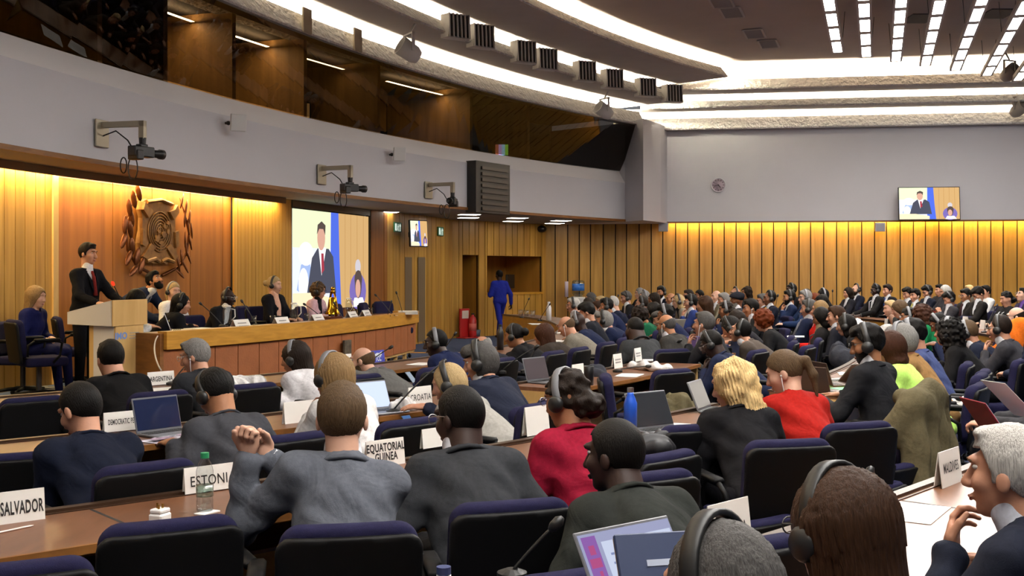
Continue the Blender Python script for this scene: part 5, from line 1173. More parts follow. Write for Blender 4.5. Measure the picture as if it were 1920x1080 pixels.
P(1121, 566, 18.2, 0, 'fair', 'short', 'brown', 'jacket', '25252d', 'brown-haired head with white earphone in the front row cluster', wire=-1)
P(1137, 561, 18.6, 0, 'tan', 'thick', 'black', 'jacket', '20284a', 'black-haired man with headphones in blue jacket, front row cluster', phones=1, pitch=8)
P(1148, 557, 19.2, 0, 'pale', 'recede', 'white', 'jacket', '1a2138', 'white-haired man in broad navy jacket, front row cluster', pitch=4, fat=.02)
P(1126, 556, 21., 1, 'fair', 'short', 'sand', 'coat', '4a4038', 'sandy-haired head behind the front row cluster')
P(1102, 559, 20.2, 1, 'fair', 'bob', 'dark', 'coat', '23201f', 'dark brown bobbed head behind the white-haired headphone man')
P(1107, 549, 22., 1, 'fair', 'bob', 'dgrey', 'coat', '303034', 'grey bobbed head in front of the water dispenser')
P(1174, 547, 22.2, 0, 'fair', 'short', 'dgrey', 'jacket', '17181c', 'grey-haired man with headphones in black suit reading a paper', phones=1, pitch=12, arms='near')
P(1199, 540, 23.2, 1, 'pale', 'bob', 'grey', 'coat', '1a1a1e', 'silver-bobbed woman facing the hall at the far left benches')
P(1208, 545, 22.6, 1, 'pale', 'bob', 'grey', 'coat', '2c2b30', 'grey-haired head with thin headphones beside the silver-bobbed woman', phones=2)
P(1225, 550, 21.6, 1, 'olive', 'long', 'dark', 'coat', '202024', 'dark long-haired woman left of the bearded man by the oak wall')
P(1240, 538, 22.6, 0, 'tan', 'thick', 'black', 'jacket', '171b2e', 'bearded black-haired man with headphones and pocket square', phones=1, beard=('beard', 'black'), turn=28)
P(1258, 549, 21.6, 0, 'tan', 'rim', 'dark', 'jacket', '23242a', 'bald man with white earphone right of the bearded man', wire=-1)
P(1272, 553, 20., 1, 'pale', 'bob', 'sand', 'open', '9b9282', 'blonde woman in glasses and headphones with beige coat', phones=1, glasses=1, shirt='1b1b1e', chair=True)
P(1203, 557, 19., 0, 'fair', 'recede', 'dark', 'jacket', '19191c', 'balding man with headphones in black coat above the green top', phones=1)
P(1223, 568, 17.2, 1, 'fair', 'long', 'black', 'open', 'bcb7ab', 'black-haired woman in cream white jacket', shirt='1c5a40', pitch=-2)
P(1199, 577, 16., 1, 'tan', 'curly', 'dark', 'blouse', '1c6a48', 'dark curly-haired person bending down in green top', pitch=40)
P(1247, 573, 15.6, 0, 'olive', 'thick', 'black', 'coat', '1c2445', 'black-haired man with thin headphones in navy suit behind the bald spectacled man', phones=2, pitch=16)
P(1238, 584, 15., 0, 'fair', 'shaggy', 'dgrey', 'coat', '2a2a30', 'dark grey head between white jacket and bald spectacled man', pitch=20)
# centre right
P(1291, 544, 23., 0, 'fair', 'short', 'dark', 'jacket', '20202a', 'dark-haired man by the oak wall above the blue suit')
P(1295, 553, 18., 0, 'fair', 'short', 'black', 'jacket', '2b3b78', 'man in royal blue jacket with headphones, hand at mouth', phones=1, glasses=2, arms='chinL')
P(1311, 544, 24., 0, 'brown', 'crop', 'black', 'jacket', '22222a', 'dark-skinned man close to the oak wall above the long brown hair')
P(1320, 556, 16.6, 1, 'fair', 'straight', 'brown', 'coat', '141416', 'woman with long straight brown hair in black')
P(1343, 544, 21., 0, 'pale', 'bald', 'grey', 'jacket', '8a8470', 'bald man in beige-green jacket with dark tie', tie='22242a', turn=18)
P(1357, 550, 20., 0, 'fair', 'short', 'grey', 'jacket', '5d5c55', 'grey-haired ruddy man reading beside the bald beige-jacket man', pitch=10)
P(1379, 539, 23., 0, 'fair', 'bald', 'dark', 'jacket', '26262c', 'bald man with glasses and headphones by the oak wall', phones=1, glasses=2)
P(1399, 538, 22.6, 1, 'olive', 'longwave', 'dark', 'coat', '18181b', 'woman with dark wavy hair in black by the oak wall')
P(1382, 550, 17.6, 0, 'brown', 'turban', '1a1c26', 'jacket', '33343a', 'man wearing a dark turban with a grey beard', beard=('beard', 'grey'))
P(1361, 566, 16.6, 1, 'tan', 'updo', 'dark', 'coat', '1c2440', 'woman with white headphones in navy, hand raised', phones=2, arms='chinL')
P(1408, 562, 15.6, 0, 'tan', 'short', 'black', 'open', '17181b', 'black-haired young man in black suit with white earphone', wire=-1, turn=10)
P(1380, 583, 14., 1, 'fair', 'bob', 'dark', 'coat', '232128', 'dark-haired head bowed above the balding brown-jacket man', pitch=30)
P(1369, 595, 13., 1, 'fair', 'bob', 'black', 'coat', '1a2036', 'black-haired head with headphones bowed left of the brown jacket', phones=1, pitch=34)
P(1430, 583, 13.5, 1, 'pale', 'curly', 'red', 'coat', '17171a', 'woman with curly red hair in black looking down', pitch=18)
P(1430, 552, 19.6, 0, 'fair', 'short', 'dgrey', 'jacket', '1e2028', 'man in glasses left of the yellow-tie man', glasses=1)
P(1443, 546, 19., 0, 'brown', 'recede', 'black', 'jacket', '171b2a', 'dark-skinned man with headphones and yellow tie', phones=1, tie='c9a030', turn=8)
P(1480, 545, 19.6, 0, 'tan', 'short', 'black', 'jacket', '1c2a4c', 'dark-bearded man in blue suit, hand at chin', phones=1, beard=('beard', 'black'), arms='chinL', tie='2c3a68')
P(1484, 532, 22., 0, 'deep', 'crop', 'black', 'jacket', '15151a', 'dark-skinned man with headphones, highest head by the oak wall', phones=1)
P(1510, 545, 19., 0, 'pale', 'short', 'grey', 'jacket', '22355c', 'grey-haired man with glasses and headphones in blue', phones=2, glasses=1)
P(1512, 543, 23.2, 0, 'fair', 'short', 'dark', 'jacket', '24242c', 'dark head behind the grey-haired man in blue')
P(1526, 550, 20., 1, 'pale', 'bob', 'red', 'coat', '252329', 'red-haired woman between grey-haired man and black headscarf')
P(1539, 554, 19., 1, 'olive', 'long', 'black', 'coat', '1b1b20', 'dark-haired woman below the black headscarf')
P(1543, 542, 22.2, 1, 'fair', 'hijab', '131316', 'coat', '131316', 'woman in black headscarf with thin headphones', phones=2)
P(1517, 563, 15.6, 0, 'fair', 'short', 'dgrey', 'jacket', '18203a', 'grey-haired man leaning back with headphones and silver tie, papers on lap', phones=1, tie='9a9aa4', arms='lap', backlean=14, turn=-12)
P(1537, 564, 15., 1, 'fair', 'bob', 'dirty', 'open', 'cc2620', 'grey-blonde woman in red cardigan', shirt='e0dcd8', arms='lap', backlean=6)
P(1539, 577, 14., 1, 'olive', 'bob', 'black', 'open', '1d1b1c', 'dark bobbed woman with cream patterned scarf and khaki trousers', shirt='b3a283', pitch=22, arms='lap', legs='a89a7c', backlean=4, lanyard='222228')
P(1568, 575, 13.8, 0, 'fair', 'short', 'brown', 'jacket', '1a1c26', 'smiling brown-haired man in dark suit, hands folded on lap', arms='lap', turn=-4, backlean=2)
P(1586, 591, 13., 1, 'fair', 'bob', 'black', 'coat', '161619', 'woman with black bob, headphones and black patterned top', phones=1, turn=-4, arms='lap')
# back benches by the oak wall
P(1590, 539, 23.6, 1, 'fair', 'bob', 'dark', 'jacket', '1a1a22', 'dark brown bobbed woman reading left of the bald bearded man', pitch=14)
P(1606, 533, 23., 0, 'pale', 'rim', 'dark', 'jacket', '191c2b', 'bald bearded man with headphones in navy by the oak wall', phones=1, beard=('stubble', 'dark'), tie='30344a')
P(1642, 533, 23., 0, 'deep', 'crop', 'black', 'jacket', '141416', 'dark-skinned man with headphones in black, badge on lanyard', phones=1, pitch=14, lanyard='c8c8cc')
P(1664, 534, 22., 0, 'fair', 'short', 'dark', 'jacket', '16171c', 'dark-haired man with bright blue tie by the oak wall', tie='3c58a0', turn=10)
P(1701, 540, 23., 0, 'fair', 'thick', 'black', 'jacket', '1b1d28', 'black-haired man with blue tie, first of the group reading', tie='2c44a0', pitch=18, turn=14)
P(1716, 543, 22., 0, 'fair', 'thick', 'black', 'jacket', '16171b', 'black-haired man with yellow tie beside the blue-tie reader', tie='b8b060', pitch=6, wire=-1, turn=14)
P(1670, 564, 17., 1, 'pale', 'short', 'sand', 'open', '35383a', 'fair blonde woman in dark quilted coat', shirt='d0a890', turn=4)
P(1685, 565, 16.7, 1, 'pale', 'long', 'light', 'coat', '3b3833', 'light-brown-haired woman looking down beside the blonde', pitch=22)
P(1704, 578, 15., 1, 'tan', 'updo', 'black', 'coat', '24222a', 'woman in pale-rimmed glasses with pale headphones', phones=2, glasses=2)
P(1727, 574, 14.5, 1, 'fair', 'longcurl', 'auburn', 'blouse', '1f8a52', 'woman with long dark auburn hair in green top seen from behind', turn=-20)
P(1739, 536, 22.3, 0, 'fair', 'thick', 'black', 'jacket', '161a28', 'black-haired man bowing with thin headphones left of the silver hair', phones=1, pitch=26)
P(1772, 535, 22.6, 1, 'fair', 'bob', 'white', 'coat', '2a2a30', 'silver-white-haired person by the oak wall at right', pitch=18)
P(1762, 534, 24.2, 0, 'fair', 'short', 'black', 'coat', '26262c', 'black-haired head half hidden left of the silver-white hair')
P(1780, 548, 19., 0, 'fair', 'thick', 'black', 'jacket', '34343a', 'black-haired man with headphones looking at a red phone', phones=1, pitch=30, arms='phone', hands=((-.02, .2, .95), (.08, .2, .95)))
P(1811, 542, 20.6, 0, 'tan', 'short', 'black', 'jacket', '1a1715', 'man in thin spectacles and dark suit looking down, right benches', glasses=2, pitch=14, tie='3a2026', turn=8)
P(1817, 535, 24., 1, 'fair', 'short', 'blond', 'coat', '5a5248', 'blond head behind the spectacled man at the right benches')
P(1834, 539, 20., 0, 'fair', 'thick', 'black', 'jacket', '1a1818', 'black-haired man bent far forward over his desk, right benches', pitch=40)
P(1848, 536, 22.2, 0, 'fair', 'short', 'black', 'shirt', 'd2d0cc', 'black-haired person in white shirt behind the bent man')
P(1887, 547, 19., 1, 'fair', 'updo', 'black', 'coat', '151517', 'black-haired woman in black with lanyard at the right benches', pitch=14, lanyard='c8c8cc', turn=8)
P(1919, 541, 19.6, 0, 'pale', 'short', 'black', 'jacket', '2a2440', 'man with glasses and purple shirt at the right picture edge', shirt='7a5ab0', glasses=2, pitch=-12)
P(1759, 589, 13.6, 0, 'brown', 'crop', 'black', 'coat', '1c2440', 'dark-skinned head with pale headband bowed behind the curly black hair', phones=2, pitch=36)
# on the stage
ST = dict(base=STG, group='people on the stage', stage=True)
person(69, 538, 13.1, 1, 'pale', 'long', 'dirty', 'dress', '1c2158', 'woman in royal blue dress seated on the stage at left', face=-98, yaw=-4, arms='lap', legs='1a1e4a', shoes=True, **ST)
person(165, 457, 13.35, 0, 'fair', 'short', 'dark', 'jacket', '15151a', 'man in black suit and red tie speaking at the lectern', face=-112, yaw=10, pitch=6, stand=True, tie='8e2f2c', arms='podium', legs='131317', hands=((-.12, .5, 1.06), (.26, .42, 1.1)), shirt='e4e2e2', **ST)
person(289, 498, 15.4, 0, 'tan', 'thick', 'black', 'jacket', '222c46', 'dark-haired bearded man in navy suit bending over the dais table', face=-100, yaw=-8, pitch=-24, stand=True, lean=58, beard=('beard', 'black'), tie='6a7082', arms='down', hands=((-.2, .75, .8), (.2, .7, .8)), **ST)
person(258, 545, 13.9, 1, 'fair', 'long', 'black', 'blouse', 'd8d5d2', 'dark-haired head in white blouse behind the lectern', face=-70, pitch=26, arms='desk', **ST)
person(325, 530, 15.2, 1, 'pale', 'pony', 'sand', 'blouse', 'd9d4d2', 'blonde woman in white blouse turned away beside the bending man', face=-120, yaw=-10, arms='lap', phones=2, **ST)
person(341, 553, 14.2, 1, 'fair', 'long', 'black', 'coat', '15161c', 'black-haired woman in dark jacket leaning over the silver tablet', face=-50, yaw=-40, pitch=10, arms='desk', phones=1, **ST)
person(427, 541, 15.0, 0, 'deep', 'bald', 'dgrey', 'jacket', '16171d', 'bald dark-skinned man in dark suit writing at the dais', face=-112, yaw=10, pitch=12, arms='write', phones=1, glasses=2, **ST)
person(514, 519, 16.0, 1, 'pale', 'bun', 'sand', 'open', '14141a', 'blonde woman with hair bun and headphones in black blazer at the dais', face=-116, yaw=14, phones=1, shirt='d8a890', arms='near', **ST)
person(597, 531, 17.4, 1, 'fair', 'curly', 'light', 'open', 'd0a9b0', 'curly-haired woman in pale pink jacket with headphones at the dais', face=-110, yaw=8, phones=1, glasses=1, shirt='1a1a1e', arms='near', **ST)
person(936, 507, 28.4, 0, 'deep', 'crop', 'black', 'coat', '2a35a8', 'man in bright blue suit walking along the far wall', face=28, yaw=12, pitch=10, stand=True, arms='down', legs='2630a0', step=.3, chair=False, hands=((-.16, .3, 1.12), (.3, -.03, .85)), group='people on their feet')
# ---------------------------------------------------------------- chairs
for x, y, z, rz, lab, dz, low in CHAIRS:
    lab = ' '.join(lab.split()[:12])
    fx, fy = -math.sin(rz), math.cos(rz)
    chair(x-fx*.03, y-fy*.03, z, rz, 'navy chair under the '+lab, dz)
EC = [(322, 978, 1, 0, 'empty navy chair at the lower left, in front of the charger plug'), (22, 852, .92, 0, 'empty dark chair at the left edge below the yellow desk'), (20, 1060, 1, 0, 'chair corner at the bottom left picture corner'),
      (65, 745, .95, 0, 'navy chair left of the man bending in dark navy'), (255, 910, .66, 0, 'low navy chair directly behind the ESTONIA desk edge'), (130, 945, .66, -14, 'low navy chair beside the EL SALVADOR sign'),
      (1255, 850, .95, 10, 'empty navy chair right of the man in dark green'), (1312, 797, 1, -14, 'empty navy chair turned aside behind the blue bottle laptop'), (1745, 838, .68, 0, 'wide low navy chair below the hanging olive coat'),
      (1690, 872, .66, 0, 'low navy chair left of the MALDIVES sign'), (1660, 910, .62, 8, 'lowest navy chair just above the brown-haired woman'), (1440, 975, .62, 0, 'low navy chair behind the MALTA sign'),
      (1090, 1072, .9, 0, 'dark chair top at the bottom edge left of the laptop'), (60, 815, .62, 0, 'low navy chair above the yellow desk'),
      (1130, 703, 1, -150, 'empty navy chair turned towards the camera beside the CUBA desk'), (1265, 693, 1, -20, 'empty navy chair at the end of the CUBA desk'), (1440, 705, .66, 0, 'low navy chair left of the red blouse woman'),
      (1005, 760, .9, 0, 'navy chair between navy headphone man and crimson jacket'), (1560, 655, .62, -10, 'low navy seat below the man with hands folded'), (1600, 672, .62, 0, 'low navy seat in front of the typing man'),
      (1790, 640, .8, 0, 'row of navy seat backs behind the curly black hair, first one'), (1830, 640, .8, 0, 'navy seat back behind the balding man holding his chin'), (1775, 700, .9, -8, 'empty navy chair behind the slate blue jacket'),
      (1740, 690, .8, 0, 'navy armchair top beside the hanging olive coat'), (1810, 680, 1, -26, 'empty navy chair seen edge-on at right'), (1455, 625, .9, 0, 'navy chair back right of the red curly hair'),
      (1480, 640, .9, 0, 'second navy chair back right of the red curly hair'), (1340, 672, .9, 0, 'navy chair back behind the brown jacket'), (1100, 655, .9, 10, 'navy chair back right of the beige jacket')]
for px, py, low, tn, lab in EC:
    x, y = at(px, py, .875*low)
    if py > 700 or all(math.hypot(x-c[0], y-c[1]) > .42 for c in CHAIRS): chair_px(px, py, lab, low=low, turn=tn-14 if py > 780 else tn)
for px, py, d, f_, lab in ((357, 622, 15.2, -100, 'empty violet-navy chair at the dais right of the black-haired woman'), (385, 616, 16., -95, 'navy chair back left of the bald man at the dais'), (450, 574, 17.0, -100, 'navy chair between the bald man and the blonde at the dais'), (560, 575, 17., -95, 'navy chair between blonde and pink jacket at the dais'),
                            (628, 565, 17.5, -95, 'navy chair behind the brass bell at the dais'), (678, 566, 18.3, -95, 'black chair back at the empty dais place'), (716, 562, 19.2, -130, 'black chair turned sideways near the dais end'), (22, 600, 12.4, -50, 'navy swivel chair at the left picture edge on the stage'), (103, 594, 14.2, -62, 'navy chair behind the woman in blue dress')):
    k = ((CAM-(py-HZ)*d/F)-STG)/.875; chair_px(px, py, lab, d=d, base=STG, face=f_, low=min(1.1, max(.6, k)))
# ---------------------------------------------------------------- things on the near desks
Z1 = .745
sign(4, 984, 'EL SALVADOR', .3, .115, 'white EL SALVADOR name sign at the lower left', size=.066, tx=.05, sx=.43, bold=.0016)
sign(400, 922, 'ESTONIA', .25, .11, 'white ESTONIA name sign behind the water bottle', size=.06, sx=.8, bold=.0005)
sign(725, 874, 'EQUATORIAL\nGUINEA', .225, .125, 'white EQUATORIAL GUINEA name sign', size=.052, sx=.68, bold=.0016, tz=.52)
sign(303, 722, 'ARGENTINA', .24, .11, 'white ARGENTINA name sign on the front desk', size=.055, sx=.64, bold=.0012)
sign(262, 806, 'DEMOCRATIC PE', .42, .115, 'white DEMOCRATIC PE sign partly behind a dark laptop', size=.042, sx=.46, bold=.0007, tx=-.11, tz=.5)
sign(790, 762, 'CROATIA', .22, .135, 'white CROATIA name sign', size=.06, sx=.74, bold=.0004)
sign(1086, 711, 'CUBA', .2, .13, 'white CUBA name sign beside a black cup', size=.055, sx=.62, bold=.001, tz=.3)
sign(1160, 690, None, .2, .135, 'white name sign behind the long white bag', blur=True); sign(1198, 677, None, .2, .135, 'white name sign right of the white bag sign', blur=True); sign(1250, 664, None, .16, .13, 'small white card by the violet-backed laptop', blur=True)
sign(1786, 909, 'MALDIVES', .24, .15, 'white MALDIVES name sign', size=.06, sx=.62, bold=.0005, tz=.5)
sign(1866, 885, '', .26, .16, 'white sign with a dark emblem at the right edge', turn=4)
sign(1372, 1012, 'MALTA', .24, .13, 'white MALTA name sign half hidden by grey-brown hair', size=.055, sx=.7, tx=.03, tz=.25, bold=.001)
sign(710, 681, 'TCC', .21, .13, 'blue TCC sign with a white emblem', m=mat('sign_blue', '3a3f9c', .5), ink=emit('sign_white', 'f0f0f4', .55), size=.07, sx=.62, tz=.34, bold=.002)
tt = bpy.data.objects[[o.name for o in bpy.data.objects if o.get('label', '').startswith('blue TCC')][0]]
b = MB(); b.prism([(-.075, .075), (.055, .075), (.055, .115), (.02, .1), (-.02, .105), (-.075, .085)], -.004, -.002, 0, Matrix.Translation((0, .008, 0))); b.build('emblem', bpy.data.materials['sign_white'], tt)
sign(645, 690, 'LAND', .24, .13, 'white sign ending in LAND beside the bald head', size=.055, sx=.62, tx=.06, tz=.55, bold=.001)
sign(565, 792, None, .24, .13, 'plain white sign left of the white blouse'); sign(820, 838, None, .2, .1, 'white card behind the charcoal suit shoulder'); sign(1010, 815, None, .2, .16, 'white sign held at the crimson jacket elbow')
for px, py, lab in ((1505, 617, 'white name card in front of the bearded man in blue'), (1550, 612, 'white name card under the black headscarf'), (1630, 622, 'white name card right of the white plastic bag'), (1742, 628, 'white name card before the phone-holding man'), (1812, 610, 'white name card on the right benches, left one'), (1845, 618, 'white name card on the right benches, right one'), (1440, 604, 'white name card left of the clear bottle'), (1665, 615, 'white paper card before the blue-tie man')):
    sign(px, py, None, .2, .15, lab, blur=True, d=CAM and F*.91/(py-HZ), group='far name cards')
# bottle, charger, pencil
x, y = at(384, 960, Z1); bottle(x, y, Z1, 'clear plastic water bottle with green cap on the near desk', .225, .032, CLEAR, '2a8a5a', .1, glass('bottle_label', (.7, .8, .72), .2, gl=.1))
x, y = at(300, 979, Z1); t = empty('charger_plug', (x, y, Z1), along(x, y)+.5, 'white mains charger plug with pins upward on the near desk', 'charger')
b = MB(); b.rbox(-.033, .033, -.028, .028, 0, .034, .006); b.rbox(-.029, .029, -.025, .025, .034, .05, .004); b.build('body', WHITEP, t)
b = MB(); b.box(-.014, -.008, -.006, .0, .05, .066); b.box(.008, .014, -.006, .0, .05, .066); b.box(-.003, .003, .01, .014, .05, .07); b.build('pin', mat('brass_pin', 'a07a3a', .3, .9), t)
x, y = at(20, 996, Z1); b = MB(); b.tube([(-.09, 0, .004), (.075, 0, .004), (.09, 0, .004)], [.004, .004, .001], 6); o = b.build('pencil', mat('white_pencil', 'd8c8c0', .5)); o.location = (x, y, Z1); o.rotation_euler.z = along(x, y)+.3; tag(o, 'white pencil lying before the EL SALVADOR sign', 'pencil')
sheet(388, 962, .09, .05, 20, 'small crumpled white tissue beside the grey-blue elbow', n=2, name='tissue', cat='tissue')
sheet(92, 854, .22, .16, 10, 'white papers on the yellow desk at left', n=3)
# magazine and dark reflective laptop
x, y = at(345, 822, .75); t = empty('magazine', (x, y, .746), along(x, y)+.2, 'open glossy magazine under the bowing man in grey', 'magazine')
b = MB()
for s in (-1, 1):
    n = 8; vs = []; 
    for i in range(n+1): u = i/n; vs += [(s*u*.2, -.14, .012*math.sin(PI*min(1, u*1.6))*(1-u)+.002), (s*u*.2, .14, .012*math.sin(PI*min(1, u*1.6))*(1-u)+.002)]
    b.add(vs, [(2*i, 2*i+1, 2*i+3, 2*i+2) for i in range(n)])
b.build('page', mat('page', 'cfc8d2', .35, var=.12, vscale=16), t, True)
b = MB(); [b.box(x0, x0+.14, y0, y0+.07, .0125-.003*(i % 2), .0132-.003*(i % 2), i % 2) for i, (x0, y0) in enumerate(((.03, .03), (.04, -.1), (-.17, .02), (-.17, -.1)))]; b.build('photo', [mat('photo_mauve', '9a7f92', .35, var=.5, vscale=30), mat('photo_blue', '8088a8', .35, var=.5, vscale=30)], t)
b = MB(); b.tube([(.1, .12, .02), (.14, .13, .05), (.2, .12, .055), (.22, .1, .03)], .004, 5); b.build('curled_page', mat('page', 'cfc8d2', .35), t)
laptop(300, 812, 'black convertible laptop with glossy screen mirroring the navy jacket', screen=mat('mirror_screen', '1e2540', .06, spec=.9), w=.3, opening=105, turn=8)
laptop(700, 772, 'open laptop with pale blue document before the clasped-hands man', screen=emit('lap_screen', 'c3cfee', 1.), w=.3, opening=112, turn=-6)
laptop(1225, 1150, 'open laptop with lilac picture and white window on screen, bottom edge', screen=emit('lap_screen2', 'b4b8dc', .55), w=.36, opening=120, turn=-4, z=Z1)
laptop(1228, 806, 'silver laptop with dark screen beside the blue bottle', w=.33, opening=112, turn=-12, screen=mat('screen_glossy', '2a2c30', .15)); laptop(1322, 770, 'silver laptop with mirror-bright screen before the blonde', w=.3, opening=112, turn=10, screen=mat('screen_bright', 'c8c8c4', .1, .6))
laptop(1010, 716, 'open black laptop standing on the aisle-end desk', w=.3, opening=106, turn=-6, screen=mat('screen_dull', '3a3034', .5)); laptop(1288, 660, 'laptop with violet lid by the chin-resting man', w=.3, opening=120, turn=150, body=mat('lap_violet', '6a5fa6', .35, .3))
laptop(1527, 736, 'brown-grey laptop beside the red blouse woman', w=.3, opening=106, turn=70, body=mat('lap_brown', '5a4a40', .35, .3)); laptop(1596, 716, 'silver laptop open wide before the bearded typing man', w=.33, opening=135, turn=150, body=SILV)
laptop(1548, 722, 'second dark laptop on the desk with green papers', w=.28, opening=108, turn=40, body=mat('lap_brown', '5a4a40', .35, .3)); laptop(1268, 622, 'thin open laptop before the royal blue jacket', w=.3, opening=110, turn=140, d=17.2, z=Z1, body=mat('lap_beige', 'a0988c', .4, .3))
x, y = at(1182, 818, Z1); bottle(x, y, Z1, 'tall blue steel bottle with silver cap', .27, .037, mat('blue_steel', '2458c8', .35, .2), SILV, steel=True)
x, y = at(1104, 722, Z1); b = MB(); b.lathe([(0, 0), (.038, 0), (.042, .15), (.038, .155), (.036, .14), (0, .14)], 18); o = b.build('black_cup', mat('cup_black', '121214', .4), None, True); o.location = (x, y, Z1); tag(o, 'black travel cup beside the CUBA sign', 'cup')
x, y = at(938, 656, Z1); bottle(x, y, Z1, 'black bottle left of the woman with black bun', .3, .04, mat('bottle_black', '141416', .4), '141416', steel=True)
x, y = at(1029, 601.5, Z1); bottle(x, y, Z1, 'white bottle on the far end of the front desk', .36, .05, mat('bottle_white', 'd8d6d4', .4), 'd8d6d4', steel=True)
x, y = atd(1570, 610, 13.2)[:2]; x, y = atd(1636, 640, 12.5)[:2]; bottle(x, y, Z1, 'purple bottle behind the typing man', .34, .05, mat('bottle_purple', '9a72c8', .4), '9a72c8', steel=True)
x, y = at(1442, 606, Z1); bottle(x, y, Z1, 'clear water bottle on the far desk before the yellow-tie man', .26, .05, CLEAR, 'd0d0d8', labelc=mat('violet_label', '7a70b0', .4))
x, y = at(832, 1066, .94); bottle(x, y, Z1, 'white bottle with dark blue cap at the bottom edge', .2, .035, WHITEP, '27345c', steel=True)
tl = [o for o in bpy.data.objects if o.get('label', '').startswith('open laptop with lilac')][0]; M = Matrix.Translation((0, 0, .012)) @ Matrix.Rotation(math.radians(-30), 4, 'X'); b = MB()
b.box(-.165, -.115, -.0042, -.0032, .02, .22, 0, M); b.box(-.1, .165, -.0042, -.0032, .03, .2, 1, M)
for i in range(5): b.box(-.16+.01*(i % 3), -.13+.008*(i % 2), -.0052, -.0043, .03+.035*i, .055+.035*i, 2, M); b.box(-.08, .02+.02*(i % 3), -.0052, -.0043, .06+.025*i, .066+.025*i, 3, M)
b.build('screen_picture', [emit('scr_lilac', '9a6ab8', .6), emit('scr_page', 'cdd6ee', .7), emit('scr_pink', 'c05a90', .6), emit('scr_text', '8f9cc8', .6)], tl)
# phone and blue booklet, papers
t = empty('booklet', (*at(1235, 1030, 1.0)[:2], .96), along(*at(1235, 1030, 1.0))-.5, 'dark blue booklet held upright over the laptop', 'booklet')
M = Matrix.Rotation(-.5, 4, 'X'); b = MB(); b.rbox(-.1, .1, -.006, .006, -.07, .08, .003, 0, M); b.build('cover', mat('booklet_blue', '1f2d4e', .5), t); b = MB(); b.box(-.096, .096, .007, .02, -.066, .076, 0, M); b.build('pages', PAPER, t)
b = MB(); b.box(-.03, .03, -.008, -.0062, .0, .015, 0, M); b.build('print', mat('booklet_grey', '9aa2b2', .6), t)
def phone(x, y, z, rz, tilt, label, c='101014', scr='4a6a9a'):
    t = empty('phone', (x, y, z), rz, label, 'phone'); M = Matrix.Rotation(tilt, 4, 'X'); b = MB(); b.rbox(-.037, .037, -.076, .076, -.004, .004, .003, 0, M); b.build('case', mat('phone_'+c, c, .35), t)
    b = MB(); b.box(-.034, .034, -.072, .072, .0041, .0048, 0, M); b.build('screen', emit('phone_'+scr, scr, .8), t)
def held(lab, q):
    ro, HT, W, P_ = PEOPLE[lab]; M = Matrix.Translation(ro.location) @ Matrix.Rotation(ro.rotation_euler.z, 4, 'Z'); return M @ Vector((W[q][0]-q*.02, W[q][1]+.09, W[q][2]+.03)), ro.rotation_euler.z
def phone_in(start, q, label, tilt=.8, **k):
    lab = [l for l in PEOPLE if l.startswith(start)][0]; v, rz = held(lab, q); phone(v.x, v.y, v.z, rz, tilt, label, **k)
phone_in('woman with streaked', 1, 'smartphone with lit picture held by the tweed-top woman'); phone_in('man with black spectacles', 1, 'smartphone held low by the navy blue suit man', scr='9aa4b0'); phone_in('woman with very long', 1, 'pale blue smartphone held by the very long-haired woman', c='8ab0c8', scr='7aa8c0'); phone_in('black-haired man with headphones looking', 1, 'red phone held by the black-haired headphone man', c='a01c1c', scr='6a2020')
for px, py, w_, h_, rz, n, lab in ((285, 733, .5, .25, 0, 3, 'white papers in front of the ARGENTINA sign'), (880, 668, .3, .2, 5, 8, 'thick white document stack right of the blue TCC sign'), (1180, 704, .3, .2, 10, 2, 'white sheet on the CUBA desk'), (1225, 676, .3, .22, 20, 5, 'papers near the chin-resting man'), (690, 762, .25, .2, 0, 3, 'papers under the pale-screen laptop'), (1595, 702, .3, .2, 15, 3, 'white papers behind the silver wide-open laptop'),
                                   (1045, 640, .35, .22, 0, 3, 'papers before the auburn-haired woman'), (1060, 625, .35, .22, 0, 6, 'paper stack before the beige jacket'), (985, 652, .3, .2, 10, 3, 'papers before the woman with black bun'), (1010, 608, .5, .3, 5, 3, 'papers on the far end of the front desk'), (790, 683, .3, .2, 5, 2, 'papers before the navy blue suit man'), (1255, 800, .25, .2, 20, 3, 'papers on the desk behind the silver laptop'), (1478, 607, .5, .3, 0, 4, 'white papers before the bearded man in blue'), (1610, 614, .5, .3, 0, 4, 'white papers before the bald bearded man'), (1655, 616, .4, .3, 10, 2, 'white papers before the bright blue tie'), (1700, 960, .35, .25, 10, 1, 'white sheet on the MALDIVES desk')):
    sheet(px, py, w_, h_, rz, lab, n=n)
o = sheet(1492, 631, .3, .21, 0, 'white papers on the lap of the leaning-back man', z=.82, n=3, d=14.6)
for px, py, c, rz, lab in ((1570, 722, '6cb83a', 30, 'bright green folder on the desk of the typing man'), (1556, 716, '8ed04a', -10, 'lime green leaflet by the laptops'), (1590, 730, '4aa06a', 50, 'sea-green leaflet before the typing man')): sheet(px, py, .26, .19, rz, lab, m=mat('green_'+c, c, .5), name='leaflet', cat='leaflet')
